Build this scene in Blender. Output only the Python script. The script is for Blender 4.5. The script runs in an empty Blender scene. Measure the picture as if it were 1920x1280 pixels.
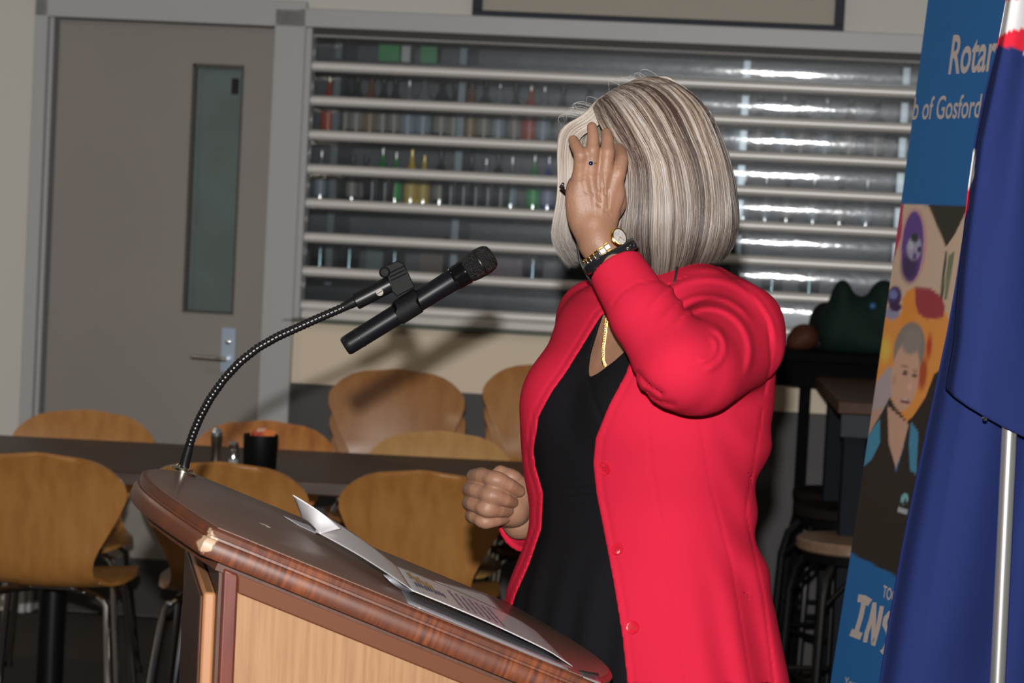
import bpy, math, random
import numpy as np
from mathutils import Vector, Matrix, Euler
random.seed(7); np.random.seed(7)
S = bpy.context.scene
COL = S.collection
# ------------------------------------------------------------------ camera
FPX = 4735.0                                # focal length in pixels of the 1920x1280 frame
CAM = np.array([0.0, 0.0, 1.53])
PITCH, ROLL = math.radians(3.08), math.radians(2.9)
c_f = np.array([0, math.cos(PITCH), -math.sin(PITCH)])
r0 = np.array([1.0, 0, 0]); u0 = np.cross(r0, c_f)
c_r = math.cos(ROLL)*r0 + math.sin(ROLL)*u0
c_u = -math.sin(ROLL)*r0 + math.cos(ROLL)*u0
cam_d = bpy.data.cameras.new('camera'); cam = bpy.data.objects.new('camera', cam_d); COL.objects.link(cam)
cam.matrix_world = Matrix(((c_r[0], c_u[0], -c_f[0], CAM[0]), (c_r[1], c_u[1], -c_f[1], CAM[1]), (c_r[2], c_u[2], -c_f[2], CAM[2]), (0, 0, 0, 1)))
cam_d.sensor_width = 36; cam_d.sensor_fit = 'HORIZONTAL'; cam_d.lens = FPX/1920*36
cam_d.clip_start = 0.05; cam_d.clip_end = 100
cam_d.dof.use_dof = True; cam_d.dof.focus_distance = 3.66; cam_d.dof.aperture_fstop = 9.5
S.camera = cam
# ------------------------------------------------------------------ light
S.view_settings.view_transform = 'Standard'; S.view_settings.look = 'None'
S.view_settings.gamma = 1; S.view_settings.use_curve_mapping = False
S.view_settings.exposure = 0.0
world = bpy.data.worlds.new('world'); S.world = world; world.use_nodes = True
world.node_tree.nodes['Background'].inputs[0].default_value = (0.75, 0.85, 1, 1)
world.node_tree.nodes['Background'].inputs[1].default_value = 0.02
fl = bpy.data.lights.new('camera_flash', 'SPOT'); flo = bpy.data.objects.new('camera_flash', fl); COL.objects.link(flo)
fl.energy = 1010; fl.spot_size = math.radians(60); fl.spot_blend = 0.5; fl.shadow_soft_size = 0.02
fl.color = (1.0, 0.97, 0.93)
fp = CAM + c_u*0.15 - c_r*0.015
flo.matrix_world = Matrix(((c_r[0], c_u[0], -c_f[0], fp[0]), (c_r[1], c_u[1], -c_f[1], fp[1]), (c_r[2], c_u[2], -c_f[2], fp[2]), (0, 0, 0, 1)))
def ceiling_lamp_light(name, loc, energy, size, color):
    l = bpy.data.lights.new(name, 'AREA'); l.energy = energy; l.shape = 'RECTANGLE'; l.size = size[0]; l.size_y = size[1]; l.color = color
    o = bpy.data.objects.new(name, l); COL.objects.link(o); o.location = loc
    return o
WARM = (1.0, 0.84, 0.66)
LAMPS = [(-3.0, 3.0), (3.0, 2.6), (-3.0, 6.6), (2.9, 5.6)]
for i, (x, y) in enumerate(LAMPS):
    ceiling_lamp_light('ceiling_panel_light', (x, y, 2.93), 13, (1.1, 0.28), WARM)
# ------------------------------------------------------------------ geometry helpers
def proj(P):
    P = np.asarray(P, dtype=np.float64); v = P - CAM
    d = v @ c_f
    return 960 + FPX*(v @ c_r)/d, 640 - FPX*(v @ c_u)/d
def ray(x, y):
    return c_f + c_r*((x-960)/FPX) - c_u*((y-640)/FPX)
def at(x, y, Y):                            # the point seen at pixel x, y that lies Y metres ahead
    d = ray(x, y); return CAM + d*(Y/d[1])
def atz(x, y, z):
    d = ray(x, y); return CAM + d*((z-CAM[2])/d[2])
def onplane(x, y, p0, n):
    d = ray(x, y); return CAM + d*(np.dot(np.asarray(p0)-CAM, n)/np.dot(d, n))
WANG = math.radians(6.0)
W_T = np.array([math.cos(WANG), -math.sin(WANG), 0]); W_N = np.array([-math.sin(WANG), -math.cos(WANG), 0])
W_O = np.array([math.sin(WANG), math.cos(WANG), 0])*8.7
def W(a, h, out=0.0):                       # point of the back wall: along, height, out into the room
    return W_O + W_T*a + W_N*out + np.array([0, 0, h])
def wpx(x, y, out=0.0):                     # pixel -> (along, height) on the back wall
    p = onplane(x, y, W_O + W_N*out, W_N); return float(np.dot(p-W_O, W_T)), float(p[2])
WM = Matrix(((W_T[0], W_N[0], 0, W_O[0]), (W_T[1], W_N[1], 0, W_O[1]), (0, 0, 1, 0), (0, 0, 0, 1)))

def nrm(v):
    v = np.asarray(v, float); return v/max(1e-12, np.linalg.norm(v))
class MB:
    def __init__(s): s.v = []; s.f = []; s.m = []
    def add(s, vs, fs, mi=0):
        n = len(s.v); s.v += [tuple(map(float, p)) for p in vs]
        for f in fs: s.f.append(tuple(i+n for i in f)); s.m.append(mi)
        return s
    def hexa(s, p, mi=0):                   # eight corners: bottom ring 0-3, top ring 4-7
        return s.add(p, [(0, 3, 2, 1), (4, 5, 6, 7), (0, 1, 5, 4), (1, 2, 6, 5), (2, 3, 7, 6), (3, 0, 4, 7)], mi)
    def box(s, x0, x1, y0, y1, z0, z1, fn=None, mi=0):
        p = [(x0, y0, z0), (x1, y0, z0), (x1, y1, z0), (x0, y1, z0), (x0, y0, z1), (x1, y0, z1), (x1, y1, z1), (x0, y1, z1)]
        if fn: p = [fn(*q) for q in p]
        return s.hexa(p, mi)
    def wbox(s, a0, a1, h0, h1, o0, o1, mi=0):
        return s.box(a0, a1, o0, o1, h0, h1, lambda a, o, h: W(a, h, o), mi)
    def rings(s, rings, cap=True, close=True, mi=0):
        n = len(rings[0]); vs = [p for r in rings for p in r]; fs = []
        for i in range(len(rings)-1):
            for j in range(n if close else n-1):
                k = (j+1) % n; fs.append((i*n+j, i*n+k, (i+1)*n+k, (i+1)*n+j))
        if cap: fs.append(tuple(range(n-1, -1, -1))); fs.append(tuple((len(rings)-1)*n+j for j in range(n)))
        return s.add(vs, fs, mi)
    def tube(s, path, r, seg=10, cap=True, mi=0, flat=1.0, ref=None):
        path = [np.asarray(p, float) for p in path]; n = len(path)
        rr = r if hasattr(r, '__len__') else [r]*n
        t0 = nrm(path[1]-path[0]); a = np.array(ref if ref is not None else ((0, 0, 1) if abs(t0[2]) < .9 else (1, 0, 0)), float)
        u = nrm(np.cross(t0, a)); R = []
        for i in range(n):
            t = nrm(path[min(i+1, n-1)]-path[max(i-1, 0)])
            u = nrm(u - t*np.dot(u, t)); w = np.cross(t, u)
            R.append([path[i]+rr[i]*(u*math.cos(q)+w*flat*math.sin(q)) for q in [2*math.pi*k/seg for k in range(seg)]])
        return s.rings(R, cap, True, mi)
    def lathe(s, prof, o=(0, 0, 0), ax=(0, 0, 1), seg=24, mi=0, cap=True):
        ax = nrm(ax); o = np.asarray(o, float); u = nrm(np.cross(ax, (1, 0, 0) if abs(ax[0]) < .9 else (0, 1, 0))); w = np.cross(ax, u)
        return s.rings([[o+ax*z+r*(u*math.cos(q)+w*math.sin(q)) for q in [2*math.pi*k/seg for k in range(seg)]] for r, z in prof], cap, True, mi)
    def prism(s, poly, fn, d0, d1, mi=0):   # 2D outline extruded between depths d0, d1 through fn(u, v, d)
        n = len(poly); vs = [fn(u, v, d0) for u, v in poly]+[fn(u, v, d1) for u, v in poly]
        fs = [(i, (i+1) % n, n+(i+1) % n, n+i) for i in range(n)]+[tuple(range(n-1, -1, -1)), tuple(range(n, 2*n))]
        return s.add(vs, fs, mi)
    def sheet(s, fn, nu, nv, th=0.0, mi=0): # parametric cloth / paper, with real thickness when th > 0
        P = np.array([[fn(i/nu, j/nv) for j in range(nv+1)] for i in range(nu+1)], float)
        if th <= 0:
            return s.add(P.reshape(-1, 3), [(i*(nv+1)+j, (i+1)*(nv+1)+j, (i+1)*(nv+1)+j+1, i*(nv+1)+j+1) for i in range(nu) for j in range(nv)], mi)
        N = np.cross(np.gradient(P, axis=0), np.gradient(P, axis=1)); N /= np.maximum(1e-12, np.linalg.norm(N, axis=2, keepdims=True))
        A = (P+N*th/2).reshape(-1, 3); B = (P-N*th/2).reshape(-1, 3); k = len(A); I = lambda i, j: i*(nv+1)+j
        fs = []
        for i in range(nu):
            for j in range(nv):
                q = (I(i, j), I(i+1, j), I(i+1, j+1), I(i, j+1)); fs.append(q); fs.append(tuple(k+x for x in q[::-1]))
        for i in range(nu):
            for j in (0, nv): fs.append((I(i, j), I(i+1, j), k+I(i+1, j), k+I(i, j)))
        for j in range(nv):
            for i in (0, nu): fs.append((I(i, j), I(i, j+1), k+I(i, j+1), k+I(i, j)))
        return s.add(np.vstack([A, B]), fs, mi)
    def build(s, name, m, parent=None, smooth=None, bevel=0, origin=None):
        me = bpy.data.meshes.new(name)
        o = bpy.data.objects.new(name, me); COL.objects.link(o)
        vs = s.v
        base = np.array(origin if origin is not None else (0, 0, 0), float)
        me.from_pydata([tuple(np.array(p)-base) for p in vs], [], s.f)
        if origin is not None: o.location = base
        for mm in (m if isinstance(m, (list, tuple)) else [m]): me.materials.append(mm)
        me.polygons.foreach_set('material_index', s.m)
        import bmesh
        b = bmesh.new(); b.from_mesh(me); bmesh.ops.recalc_face_normals(b, faces=b.faces); b.to_mesh(me); b.free()
        if smooth is None: smooth = 35
        if smooth:
            me.polygons.foreach_set('use_smooth', [True]*len(me.polygons))
            if smooth < 180: me.set_sharp_from_angle(angle=math.radians(smooth))
        if bevel:
            bv = o.modifiers.new('bevel', 'BEVEL'); bv.width = bevel; bv.segments = 2; bv.limit_method = 'ANGLE'
        if parent is not None:
            o.parent = parent; o.matrix_parent_inverse = Matrix.Identity(4)
            if parent.get('frame_world'):
                o.matrix_parent_inverse = PINV[parent.name]
        return o
PINV = {}
def thing(name, loc, label, cat, group=None, rot=0.0, world_parts=False):
    """An Empty at the base of a thing. With world_parts its parts are given in room coordinates."""
    o = bpy.data.objects.new(name, None); COL.objects.link(o); o.empty_display_size = .1
    o.location = [float(q) for q in loc]; o.rotation_euler = (0, 0, rot)
    o['label'] = label; o['category'] = cat
    if group: o['group'] = group
    if world_parts:
        o['frame_world'] = 1
        PINV[o.name] = (Matrix.Translation(Vector(o.location)) @ Euler((0, 0, rot)).to_matrix().to_4x4()).inverted()
    return o
def tag(o, label, cat, group=None, kind=None):
    o['label'] = label; o['category'] = cat
    if group: o['group'] = group
    if kind: o['kind'] = kind
    return o
def struct(o):
    o['kind'] = 'structure'; return o
def dup(root, loc, rot, label, group=None):
    def cp(o, par):
        c = o.copy(); COL.objects.link(c)
        if par is not None: c.parent = par
        for ch in list(o.children): cp(ch, c)
        return c
    r = cp(root, None); r.location = [float(q) for q in loc]; r.rotation_euler = (0, 0, rot); r['label'] = label
    if group: r['group'] = group
    return r
# ------------------------------------------------------------------ materials
def lin(c): return tuple(((x/255)/12.92 if x/255 <= .04045 else ((x/255+.055)/1.055)**2.4) for x in c)
MC = {}
def mat(name, rgb, rough=.5, metal=0.0, bump=0.0, bscale=60, var=0.0, vscale=8, stretch=None, rgb2=None, spec=.5, sheen=0, coat=0, alpha=None, coords='Object', w_rings=False):
    """rgb is linear albedo; rgb2 the second tone of its own grain or wear."""
    if name in MC: return MC[name]
    m = bpy.data.materials.new(name); m.use_nodes = True; nt = m.node_tree; N = nt.nodes; L = nt.links
    b = N['Principled BSDF']; b.inputs['Base Color'].default_value = (*rgb, 1); b.inputs['Roughness'].default_value = rough
    b.inputs['Metallic'].default_value = metal; b.inputs['Specular IOR Level'].default_value = spec
    if sheen: b.inputs['Sheen Weight'].default_value = sheen; b.inputs['Sheen Roughness'].default_value = .4
    if coat: b.inputs['Coat Weight'].default_value = coat; b.inputs['Coat Roughness'].default_value = .12
    tc = N.new('ShaderNodeTexCoord'); mp = N.new('ShaderNodeMapping'); L.new(tc.outputs[coords], mp.inputs[0])
    if stretch: mp.inputs['Scale'].default_value = stretch
    if rgb2 or var:
        t = N.new('ShaderNodeTexNoise'); t.inputs['Scale'].default_value = vscale; t.inputs['Detail'].default_value = 6; L.new(mp.outputs[0], t.inputs[0])
        r = N.new('ShaderNodeMapRange'); r.inputs[1].default_value = .35; r.inputs[2].default_value = .65; L.new(t.outputs[0], r.inputs[0])
        mx = N.new('ShaderNodeMix'); mx.data_type = 'RGBA'; L.new(r.outputs[0], mx.inputs[0])
        c2 = rgb2 if rgb2 else tuple(q*(1-var) for q in rgb)
        mx.inputs[6].default_value = (*rgb, 1); mx.inputs[7].default_value = (*c2, 1); L.new(mx.outputs[2], b.inputs['Base Color'])
    if bump:
        t2 = N.new('ShaderNodeTexNoise'); t2.inputs['Scale'].default_value = bscale; t2.inputs['Detail'].default_value = 3; L.new(mp.outputs[0], t2.inputs[0])
        bp = N.new('ShaderNodeBump'); bp.inputs['Strength'].default_value = 1; bp.inputs['Distance'].default_value = bump; L.new(t2.outputs[0], bp.inputs['Height']); L.new(bp.outputs[0], b.inputs['Normal'])
    MC[name] = m; return m
def vcmat(name, attr='tone', rough=.5, spec=.3, sheen=0, coat=0, bump=0, bscale=200, aniso=0):
    m = mat(name, (1, 1, 1), rough, spec=spec, sheen=sheen, coat=coat, bump=bump, bscale=bscale)
    a = m.node_tree.nodes.new('ShaderNodeAttribute'); a.attribute_name = attr
    m.node_tree.links.new(a.outputs['Color'], m.node_tree.nodes['Principled BSDF'].inputs['Base Color'])
    return m
def paint(o, cols):                          # printed or dyed colour per vertex
    a = o.data.color_attributes.new('tone', 'FLOAT_COLOR', 'POINT')
    c = np.ones((len(o.data.vertices), 4), np.float32); c[:, :3] = cols; a.data.foreach_set('color', c.ravel())
M_WALL = mat('cream_wall_paint', (.60, .595, .565), .75, bump=.0004, bscale=150)
M_DADO = mat('charcoal_dado_paint', (.065, .063, .067), .6, var=.2, vscale=3)
M_DFRAME = mat('grey_door_frame_paint', (.42, .435, .45), .45)
M_DOOR = mat('greige_door_paint', (.275, .255, .24), .45, var=.06, vscale=2)
M_CEIL = mat('ceiling_white', (.7, .69, .66), .8)
M_FLOOR = mat('dark_brown_carpet', (.045, .032, .026), .95, bump=.003, bscale=500, rgb2=(.024, .018, .015), vscale=300)
M_CREAM = mat('servery_cream_paint', (.78, .67, .53), .75)
M_ALU = mat('shutter_aluminium', (.52, .50, .48), .38, metal=.25)
M_WHITE = mat('white_rail', (.62, .61, .58), .4)
M_BLACK = mat('black_plastic', (.004, .004, .005), .45, spec=.25)
M_BLKMET = mat('black_metal', (.0045, .0045, .005), .35, spec=.35)
M_CHROME = mat('chrome', (.75, .75, .76), .12, metal=1)
M_STEEL = mat('brushed_steel', (.55, .6, .68), .3, metal=.9)
# ------------------------------------------------------------------ soft modelling: smooth unions, then one continuous surface
class SDF:
    def __init__(s, lo, hi, res):
        s.lo = np.asarray(lo, float); s.res = res; n = np.ceil((np.asarray(hi)-s.lo)/res).astype(int)+1; s.n = n
        s.ax = [(s.lo[i]+np.arange(n[i])*res).astype(np.float32) for i in range(3)]
        s.F = np.full(n, .5, np.float32)
    @property
    def Z(s): return s.ax[2][None, None, :]
    def win(s, lo, hi):
        i0 = np.clip(np.floor((np.asarray(lo)-s.lo)/s.res).astype(int), 0, s.n-1); i1 = np.clip(np.ceil((np.asarray(hi)-s.lo)/s.res).astype(int)+1, 1, s.n)
        sl = tuple(slice(a, b) for a, b in zip(i0, i1))
        return sl, s.ax[0][sl[0]][:, None, None], s.ax[1][sl[1]][None, :, None], s.ax[2][sl[2]][None, None, :]
    @staticmethod
    def smin(a, b, k):
        if k <= 0: return np.minimum(a, b)
        h = np.maximum(k-np.abs(a-b), 0)/k; return np.minimum(a, b)-h*h*k*.25
    def put(s, sl, d, k, sub=False):
        if sub: s.F[sl] = -SDF.smin(-s.F[sl], d, k)
        else: s.F[sl] = SDF.smin(s.F[sl], d, k)
    def cone(s, a, b, ra, rb, k=.01, sub=False):
        a = np.asarray(a, float); b = np.asarray(b, float); m = max(ra, rb)+k+.02
        sl, X, Y, Z = s.win(np.minimum(a, b)-m, np.maximum(a, b)+m)
        ab = b-a; L = max(1e-9, float(ab @ ab))
        t = np.clip(((X-a[0])*ab[0]+(Y-a[1])*ab[1]+(Z-a[2])*ab[2])/L, 0, 1)
        d = np.sqrt((X-a[0]-t*ab[0])**2+(Y-a[1]-t*ab[1])**2+(Z-a[2]-t*ab[2])**2)-(ra+t*(rb-ra))
        s.put(sl, d, k, sub)
    def chain(s, pts, rs, k=.01, kk=None):
        for i in range(len(pts)-1): s.cone(pts[i], pts[i+1], rs[i], rs[i+1], k if i == 0 else (kk if kk is not None else k))
    def ell(s, c, r, R=None, k=.01, sub=False):
        c = np.asarray(c, float); r = np.asarray(r, float); R = np.eye(3) if R is None else np.asarray(R, float)   # rows: axes
        m = (np.max(r) if R is not None else r)+k+.02
        sl, X, Y, Z = s.win(c-m, c+m); q2 = 0; g2 = 0
        for i in range(3):
            p = (X-c[0])*R[i, 0]+(Y-c[1])*R[i, 1]+(Z-c[2])*R[i, 2]
            q2 = q2+(p/r[i])**2; g2 = g2+(p/r[i]**2)**2
        q = np.sqrt(q2); s.put(sl, (q*(q-1)/np.maximum(1e-6, np.sqrt(g2))).astype(np.float32), k, sub)
    def points(s):
        X, Y, Z = np.meshgrid(*s.ax, indexing='ij', sparse=False); return X, Y, Z
    def mesh(s):
        F = s.F; ins = F < 0
        c = ins[:-1, :-1, :-1]; allin = c.copy(); anyin = c.copy()
        for dx in (0, 1):
            for dy in (0, 1):
                for dz in (0, 1):
                    w = ins[dx:F.shape[0]-1+dx, dy:F.shape[1]-1+dy, dz:F.shape[2]-1+dz]; allin &= w; anyin |= w
        act = anyin & ~allin; I, J, K = np.nonzero(act)
        idx = np.full(act.shape, -1, np.int64); idx[I, J, K] = np.arange(len(I))
        acc = np.zeros((len(I), 3)); cnt = np.zeros(len(I))
        cor = [(a, b, c_) for a in (0, 1) for b in (0, 1) for c_ in (0, 1)]
        val = {q: F[I+q[0], J+q[1], K+q[2]].astype(float) for q in cor}
        for q in cor:
            for ax in range(3):
                if q[ax] == 0:
                    p = list(q); p[ax] = 1; p = tuple(p); v0, v1 = val[q], val[p]; x = (v0 < 0) != (v1 < 0)
                    t = np.where(x, v0/np.where(x, v0-v1, 1), 0)
                    pos = np.zeros((len(I), 3)); pos[:] = q; pos[:, ax] = t
                    acc[x] += pos[x]; cnt[x] += 1
        V = s.lo+(np.stack([I, J, K], 1)+acc/np.maximum(cnt, 1)[:, None])*s.res
        Q = []
        for ax in range(3):
            sh = [slice(1, -1)]*3; sh[ax] = slice(0, -1)
            a = ins[tuple(sh)]; s2 = list(sh); s2[ax] = slice(1, None); b = ins[tuple(s2)]
            e = np.nonzero(a != b); off = [1, 1, 1]; off[ax] = 0
            P = [e[i]+off[i] for i in range(3)]; u, v = [(1, 2), (2, 0), (0, 1)][ax]
            def g(du, dv):
                W_ = [P[0].copy(), P[1].copy(), P[2].copy()]; W_[u] -= du; W_[v] -= dv; return idx[W_[0], W_[1], W_[2]]
            quad = np.stack([g(0, 0), g(1, 0), g(1, 1), g(0, 1)], 1); fl_ = a[e]
            quad[~fl_] = quad[~fl_][:, ::-1]; Q.append(quad)
        Q = np.vstack(Q); Q = Q[(Q >= 0).all(1)]
        return V, Q
def smooth_mesh(V, Q, it=2, lam=.5):
    n = len(V)
    for _ in range(it):
        acc = np.zeros_like(V); c = np.zeros(n)
        for i in range(4):
            a, b = Q[:, i], Q[:, (i+1) % 4]
            np.add.at(acc, a, V[b]); np.add.at(acc, b, V[a]); np.add.at(c, a, 1); np.add.at(c, b, 1)
        V = V+lam*(acc/np.maximum(c, 1)[:, None]-V)
    return V
def npmesh(name, VQ, m, parent=None, world_parent=True):
    Vs = []; Qs = []; k = 0
    for V, Q in VQ: Vs.append(V); Qs.append(Q+k); k += len(V)
    V = np.vstack(Vs); Q = np.vstack(Qs)
    me = bpy.data.meshes.new(name); me.vertices.add(len(V)); me.vertices.foreach_set('co', V.astype(np.float32).ravel())
    me.loops.add(Q.size); me.loops.foreach_set('vertex_index', Q.astype(np.int32).ravel())
    me.polygons.add(len(Q)); me.polygons.foreach_set('loop_start', np.arange(0, Q.size, 4, dtype=np.int32)); me.polygons.foreach_set('loop_total', np.full(len(Q), 4, np.int32))
    me.update(calc_edges=True); me.validate(); me.polygons.foreach_set('use_smooth', [True]*len(me.polygons)); me.materials.append(m)
    o = bpy.data.objects.new(name, me); COL.objects.link(o)
    if parent is not None: o.parent = parent; o.matrix_parent_inverse = PINV.get(parent.name, Matrix.Identity(4))
    return o
def polysd(x, y, poly):                      # signed distance (pixels) to a polygon, negative inside
    d = np.full(x.shape, 1e9); ins = np.zeros(x.shape, bool); n = len(poly)
    for i in range(n):
        ax, ay = poly[i]; bx, by = poly[(i+1) % n]; ex, ey = bx-ax, by-ay
        t = np.clip(((x-ax)*ex+(y-ay)*ey)/max(1e-9, ex*ex+ey*ey), 0, 1)
        d = np.minimum(d, np.hypot(x-ax-t*ex, y-ay-t*ey))
        c_ = ((ay > y) != (by > y)); xi = ax+(y-ay)*ex/(ey if abs(ey) > 1e-9 else 1e-9); ins ^= c_ & (x < xi)
    return np.where(ins, -d, d)
def polyline_d(x, y, pts):
    d = np.full(x.shape, 1e9)
    for i in range(len(pts)-1):
        ax, ay = pts[i]; bx, by = pts[i+1]; ex, ey = bx-ax, by-ay
        t = np.clip(((x-ax)*ex+(y-ay)*ey)/max(1e-9, ex*ex+ey*ey), 0, 1); d = np.minimum(d, np.hypot(x-ax-t*ex, y-ay-t*ey))
    return d
# ------------------------------------------------------------------ the room
FA0, FA1 = -5.0, 4.2
DA0 = wpx(70, 600)[0]; DA0 = -1.845
aL = wpx(95, 400)[0]; aR = wpx(500, 400)[0]                    # door leaf
hT = wpx(300, 43)[1]                                            # leaf top
sL = wpx(562, 300)[0]; sR = 1.05                               # shutter opening
sT = wpx(900, 66)[1]; sB = wpx(800, 610)[1]
DH = wpx(510, 715)[1]
FT = .06
WH = 2.9
b = MB()                                                        # wall pieces round the openings, cream above the dado
def wallpiece(a0, a1, h0, h1, mi): b.wbox(a0, a1, h0, h1, -.12, 0, mi)
dl, dr = aL-.05, aR+.05
wallpiece(FA0, dl, 0, WH, 0)
wallpiece(dl, dr, hT+.05, WH, 0)
wallpiece(dr, sL, sB, WH, 0); wallpiece(dr, sL, DH, sB, 2); wallpiece(dr, FA1, 0, DH, 1)
wallpiece(sL, sR, DH, sB, 2); wallpiece(sL, sR, sT, WH, 0)
wallpiece(sR, FA1, DH, sB, 2); wallpiece(sR, FA1, sB, WH, 0)
struct(b.build('wall_back', [M_WALL, M_DADO, M_CREAM], smooth=0))
def wprism(name, m, pts, h0, h1):
    q = MB(); q.hexa([(*p[:2], h0) for p in pts]+[(*p[:2], h1) for p in pts]); return struct(q.build(name, m, smooth=0))
c = lambda a, o: W(a, 0, o)
wprism('wall_left', M_WALL, [c(FA0-.12, -.12), c(FA0, -.12), c(FA0, 13), c(FA0-.12, 13)], 0, WH)
wprism('wall_right', M_WALL, [c(FA1, -.12), c(FA1+.12, -.12), c(FA1+.12, 13), c(FA1, 13)], 0, WH)
wprism('wall_front', M_WALL, [c(FA0, 13), c(FA1, 13), c(FA1, 13.12), c(FA0, 13.12)], 0, WH)
wprism('floor', M_FLOOR, [c(FA0-.12, -2.5), c(FA1+.12, -2.5), c(FA1+.12, 13.12), c(FA0-.12, 13.12)], -.1, 0)
wprism('ceiling', M_CEIL, [c(FA0-.12, -2.5), c(FA1+.12, -2.5), c(FA1+.12, 13.12), c(FA0-.12, 13.12)], WH+.06, WH+.16)
q = MB(); q.wbox(dr, FA1, 0, .09, 0, .012); struct(q.build('baseboard_back', mat('black_skirting', (.02, .02, .02), .4)))
# ceiling light fittings carrying the lamps
M_DIFF = mat('lamp_diffuser', (.9, .85, .75), .5)
M_DIFF.node_tree.nodes['Principled BSDF'].inputs['Emission Color'].default_value = (*WARM, 1); M_DIFF.node_tree.nodes['Principled BSDF'].inputs['Emission Strength'].default_value = 2.0
lampt = None
for i, (x, y) in enumerate(LAMPS):
    wh = ['over the lectern side, left', 'over the flag side, right', 'over the dining tables, left', 'over the stools, right'][i]
    lab = 'white ceiling panel light '+wh
    if i == 0:
        lampt = thing('ceiling_light', (x, y, 2.96), lab, 'ceiling light', 'ceiling panel lights')
        f = MB(); f.box(-.6, .6, -.18, -.145, -.02, 0); f.box(-.6, .6, .145, .18, -.02, 0); f.box(-.6, -.56, -.18, .18, -.02, 0); f.box(.56, .6, -.18, .18, -.02, 0)
        f.build('frame', M_WHITE, lampt); f = MB(); f.box(-.56, .56, -.145, .145, -.008, 0); f.build('diffuser', M_DIFF, lampt)
    else: dup(lampt, (x, y, 2.96), 0, lab)
# ---- door
dt = bpy.data.objects.new('door_1', None); COL.objects.link(dt); struct(dt)
q = MB()
q.wbox(aL-.075, aL-.028, 0, hT+.065, 0, .035); q.wbox(aR+.006, aR+.115, 0, hT+.065, 0, .035); q.wbox(aL-.075, aR+.115, hT+.004, hT+.095, 0, .035)
q.wbox(aL-.028, aL-.012, 0, hT+.02, -.05, .012); q.wbox(aL-.05, aR+.05, hT+.004, hT+.05, -.12, 0); q.wbox(aL-.05, aL-.012, 0, hT+.02, -.12, -.05); q.wbox(aR+.006, aR+.05, 0, hT+.02, -.12, 0)
q.build('door_frame', M_DFRAME, dt, bevel=.003)
gL, gT = wpx(360, 118); gR, gB = wpx(434, 590); gR = wpx(456, 120)[0]; gL2 = wpx(340, 588)[0]
gl0 = (gL+gL2)/2; gr0 = (gR+wpx(434, 590)[0])/2
q = MB()
for (a0, a1, h0, h1) in [(aL, gl0, .01, hT), (gr0, aR, .01, hT), (gl0, gr0, .01, gB), (gl0, gr0, gT, hT)]: q.wbox(a0, a1, h0, h1, -.065, -.022)
q.build('door_leaf', M_DOOR, dt, smooth=0)
q = MB(); q.wbox(gl0, gl0+.012, gB, gT, -.06, -.012); q.wbox(gl0, gr0, gT-.014, gT, -.06, -.012); q.wbox(gl0, gr0, gB, gB+.008, -.06, -.014); q.wbox(gr0-.006, gr0, gB, gT, -.06, -.014)
q.build('glass_bead', mat('dark_bronze_bead', (.05, .045, .04), .5), dt, smooth=0)
q = MB(); q.wbox(gl0+.012, gr0-.006, gB+.008, gT-.014, -.05, -.044); o = q.build('vision_glass', mat('frosted_teal_glass', (.135, .185, .185), .3, rgb2=(.12, .16, .155), vscale=6, spec=.4), dt, smooth=0)
q = MB(); q.wbox(gr0-.045, gr0-.02, gT-.10, gT-.045, -.044, -.036); q.build('glass_sticker', M_BLACK, dt, smooth=0)
q = MB(); q.wbox(aL+.004, aR-.004, .012, .215, -.022, -.0205); q.build('door_foot_strip', mat('dark_foot_strip', (.03, .028, .028), .5), dt, smooth=0)  # thin dark strip added across the foot of the door leaf
pa0, pt = wpx(414, 614); pa1, pb = wpx(437, 700)
q = MB(); q.wbox(pa0, pa1, pb, pt, -.022, -.014); pl = q.build('handle_plate', mat('handle_plate_steel', (.42, .52, .66), .35, metal=.4), dt, bevel=.002)
q = MB(); h0 = wpx(420, 672)[1]; am = (pa0+pa1)/2
q.tube([W(am, h0, -.014), W(am, h0, .03), W(am-.012, h0, .04), W(am-.11, h0+.002, .04), W(am-.118, h0, .03)], .0085, 12)
q.build('door_handle', M_CHROME, dt)
q = MB(); q.lathe([(.009, 0), (.009, .008), (.006, .01)], W(am, h0+.06, -.014), W_N, 14); q.build('lock_cylinder', M_CHROME, dt)
# ---- bar shutter: frame, clear panes between aluminium slats
win = bpy.data.objects.new('window_1', None); COL.objects.link(win); struct(win)
q = MB()
q.wbox(sL-.022, sL, sB-.02, sT+.03, -.06, .03); q.wbox(sL+.003, sL+.028, sB, sT, -.07, .02)
q.wbox(sL-.022, sR+.02, sT, sT+.065, -.03, .035)
q.wbox(sR, sR+.03, sB, sT, -.06, .03)
q.build('window_frame', mat('shutter_frame_grey', (.43, .44, .46), .45), win, bevel=.004)
q = MB(); q.wbox(sL, sR, sT-.022, sT, -.05, .0); q.build('header_gap', mat('shutter_gap_dark', (.03, .028, .025), .6), win, smooth=0)
NS = 9
rowy = [h for h in np.linspace(wpx(600, 59)[1], wpx(600, 574)[1]+0.0, NS)]
def profslat(h, hh, out):
    pts = []
    for k in range(13):
        t = -1+2*k/12; pts.append((h+t*hh/2, out*(1-abs(t)**2.6)))
    return pts
M_SLATREF = mat('polished_slat', (.76, .75, .74), .36, metal=.15)
for i, h in enumerate(rowy):
    q = MB(); hh = .036; P = profslat(h, hh, .018)
    q.rings([[W(a, z, -.02+o) for z, o in P]+[W(a, h+hh/2, -.03), W(a, h-hh/2, -.03)] for a in (sL+.028, sR)])
    q.build('slat', M_SLATREF, win, smooth=60)
q = MB(); q.wbox(sL+.028, sR, sB, rowy[-1]-.016, -.035, .005); q.build('bottom_rail', M_WHITE, win, bevel=.006)
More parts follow.
